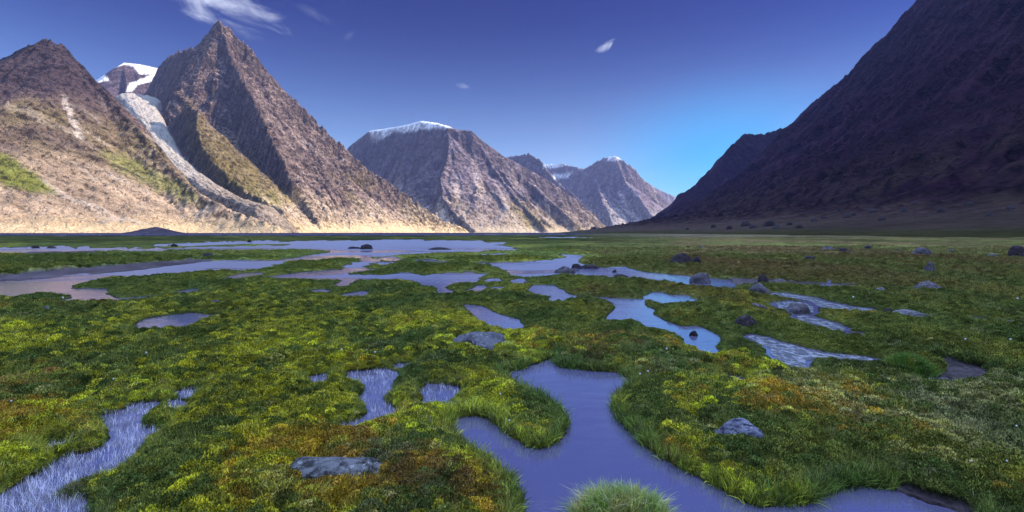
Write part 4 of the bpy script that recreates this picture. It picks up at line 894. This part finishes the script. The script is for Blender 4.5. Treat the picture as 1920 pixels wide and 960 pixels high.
tussock('tall pale tipped grass tussock rising from the pond at the bottom edge', 1163, 1010, 200, .75, .10, .035, .11, 3000, 5, (0.26, 0.38, 0.06), (0.52, 0.48, 0.13), (0.20, 0.10, 0.03), .0042)
tussock('rounded bright green hummock on the right between grass and muddy stream', 1702, 710, 112, .6, .18, .05, .10, 2600, 6, (0.10, 0.20, 0.03), (0.20, 0.24, 0.035), (0.05, 0.07, 0.015), .004, .05)
tussock('small brown green tussock standing in the left front stream', 143, 938, 68, .7, .05, .03, .06, 900, 7, (0.09, 0.10, 0.02), (0.24, 0.18, 0.03), (0.09, 0.05, 0.02))

# ---- grass scatter
def scatter_cover():
    def near_rock(x, y):
        m = np.zeros(x.shape, bool)
        for fx, fy, a, b_ in FOOT: m |= ((x - fx) / (a * .84)) ** 2 + ((y - fy) / (b_ * .80)) ** 2 < 1
        return m
    # grass tufts
    protosG = [proto_obj('grass_tuft', blades_np(30, .045, .035, .085, .0042, .7, 400 + i), MAT_GRASS) for i in range(5)]
    protosE = [proto_obj('sedge_tuft', blades_np(16, .03, .05, .12, .0036, .5, 420 + i), MAT_GRASS) for i in range(3)]
    protosM = [proto_obj('moss_cushion', moss_np(520, .05, .024, .0060, 440 + i), MAT_MOSS) for i in range(5)]
    x, y = sample(NG, 2.3, 46, 1.0, 500); h, sdn, mud = marsh(x, y); r = np.hypot(x, y)
    patch = fbm(x / .5, y / .5, 3, 510); edge = 1 - sstep(.02, .12, sdn)
    R = np.random.default_rng(501); k = (sdn > 0.004) & (mud < .3) & ~near_rock(x, y) & (R.uniform(0, 1, len(x)) < np.clip(.48 + 1.0 * patch + edge * .6 + .25 * sstep(9, 20, r), .10, 1))
    x, y, h, sdn, r, edge = [q[k] for q in (x, y, h, sdn, r, edge)]; n = len(x); pe = (1 - sstep(.1, .3, multi_sd(x, y, WATER[:1], lambda f: 2.0))) * (r < 9); R = np.random.default_rng(502)
    c = vegcol(x + R.normal(0, .03, n) * r * .6, y + R.normal(0, .05, n) * r * .6); c = colmix(c, edge * .6, (0.10, 0.185, 0.030)); c = c * R.uniform(.5, 1.5, n)[:, None]; c = colmix(c, (R.uniform(0, 1, n) > .9) * .6, (0.22, 0.20, 0.11))
    s = (0.55 + .30 * np.sqrt(np.clip(r - 2, 0, 50))) * R.uniform(.6, 1.25, n) * (0.80 + (-.12 + .80 * pe) * edge)
    zs = 1 - .62 * (1 - sstep(0.02, .5, sdn)) * sstep(4.5, 8, r); s = s * (0.62 + .38 * sstep(0, .1, sdn)); idx = np.where(R.uniform(0, 1, n) < .18 + .3 * edge, R.integers(5, 8, n), R.integers(0, 5, n))
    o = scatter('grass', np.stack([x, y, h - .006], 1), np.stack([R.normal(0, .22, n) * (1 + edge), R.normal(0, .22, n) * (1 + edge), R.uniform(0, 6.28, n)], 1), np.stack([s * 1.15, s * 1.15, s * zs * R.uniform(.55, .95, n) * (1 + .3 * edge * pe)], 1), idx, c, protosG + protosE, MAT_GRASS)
    tag(o, 'short green grass covering the banks and hummocks of the marsh', 'grass', kind='stuff')
    x, y = sample(NM, 2.3, 30, 1.0, 520); h, sdn, mud = marsh(x, y); r = np.hypot(x, y); patch = fbm(x / .5, y / .5, 3, 510)
    R = np.random.default_rng(521); k = (sdn > 0.03) & (mud < .3) & ~near_rock(x, y) & (R.uniform(0, 1, len(x)) < np.clip(.75 - 1.3 * patch, .08, 1))
    x, y, h, sdn, r = [q[k] for q in (x, y, h, sdn, r)]; n = len(x)
    c = vegcol(x + R.normal(0, .03, n) * r * .5, y + R.normal(0, .05, n) * r * .5) * R.uniform(.55, 1.35, n)[:, None]; s = (0.80 + .24 * np.sqrt(np.clip(r - 2, 0, 50))) * R.uniform(.45, 1.5, n) * (.45 + .55 * sstep(.03, .3, sdn))
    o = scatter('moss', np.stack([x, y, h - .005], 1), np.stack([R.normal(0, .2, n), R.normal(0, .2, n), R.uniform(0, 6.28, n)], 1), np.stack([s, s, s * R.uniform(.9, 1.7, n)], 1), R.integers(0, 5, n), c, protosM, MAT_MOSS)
    tag(o, 'yellow green and rusty cushions of bog moss between the grass', 'moss', kind='stuff')
    # thin reeds that pierce the shallow channels on the left
    polys = [WATER[i] for i in REEDP]; xs_, ys_ = sample(60000, 2.4, 9, 1.0, 540); sd = multi_sd(xs_, ys_, polys, lambda f: .3); R = np.random.default_rng(541)
    k = (sd < .02) & (R.uniform(0, 1, len(sd)) < .60 + .8 * fbm(xs_ / .25, ys_ / .25, 2, 8)); x, y = xs_[k], ys_[k]; n = len(x); pr = [proto_obj('reed_tuft', blades_np(7, .05, .05, .10, .003, .35, 460 + i), MAT_GRASS) for i in range(3)]
    c = np.tile(np.array((0.55, 0.52, 0.58)), (n, 1)) * R.uniform(.3, 1.6, n)[:, None]; s = R.uniform(.35, .85, n)
    o = scatter('reeds', np.stack([x, y, 0 * x - .01], 1), np.stack([R.normal(0, .15, n), R.normal(0, .15, n), R.uniform(0, 6.28, n)], 1), np.stack([s, s, s], 1), R.integers(0, 3, n), c, pr, MAT_GRASS)
    tag(o, 'thin pale sedge stems standing in the shallow left channels', 'sedge', kind='stuff')
NG, NM = 230000, 150000
REEDP = [i for i, P in enumerate(WATER) if P[:, 1].max() < 9 and P[:, 0].mean() < 0 and i != 0]
scatter_cover()

# cotton grass: white seed heads
pts = [(1895, 649), (1810, 646), (1908, 562), (1906, 820), (1822, 888), (1888, 888), (640, 668), (703, 669), (274, 669), (213, 722), (21, 765), (938, 752), (955, 790), (1200, 710), (1215, 706), (1600, 560), (1250, 663), (118, 560), (1180, 440)]
def cotton(px, py, seed):
    d = (CAMZ - .1) * F / (py - HOR); x = (px - CX) / F * d; z = marsh(np.array([x]), np.array([d]))[0][0]
    V, Fc = ICO[3]; V = V * (1 + .25 * n3(V, 3, seed))[:, None]; s = 1.5 / F * d
    hd = np.array([x, d, max(z, 0) + .09]); B, BF, BS = blade_field(1, 0, 0, .001, .001, 0, .1, .1, .004, seed, outward=0)
    root = mesh_np('cotton_grass', B, BF, MAT_STEM, False); root.location = (x, d, max(z, 0))
    tag(root, 'white cotton grass head in the marsh, %s counting from the left' % ORD[seed], 'cotton grass', 'white cotton grass heads')
    hdm = mesh_np('seed_head', V * np.array([s, s, s * 1.1]) + np.array([0, 0, .1]), Fc, MAT_COTTON, True); hdm.parent = root
m, t, b = principled('cotton white'); b.inputs['Base Color'].default_value = (.75, .75, .78, 1); MAT_COTTON = m
m, t, b = principled('stem'); b.inputs['Base Color'].default_value = (.12, .12, .05, 1); MAT_STEM = m
for i, (a, b_) in enumerate(sorted(pts[:18])): cotton(a, b_, i)
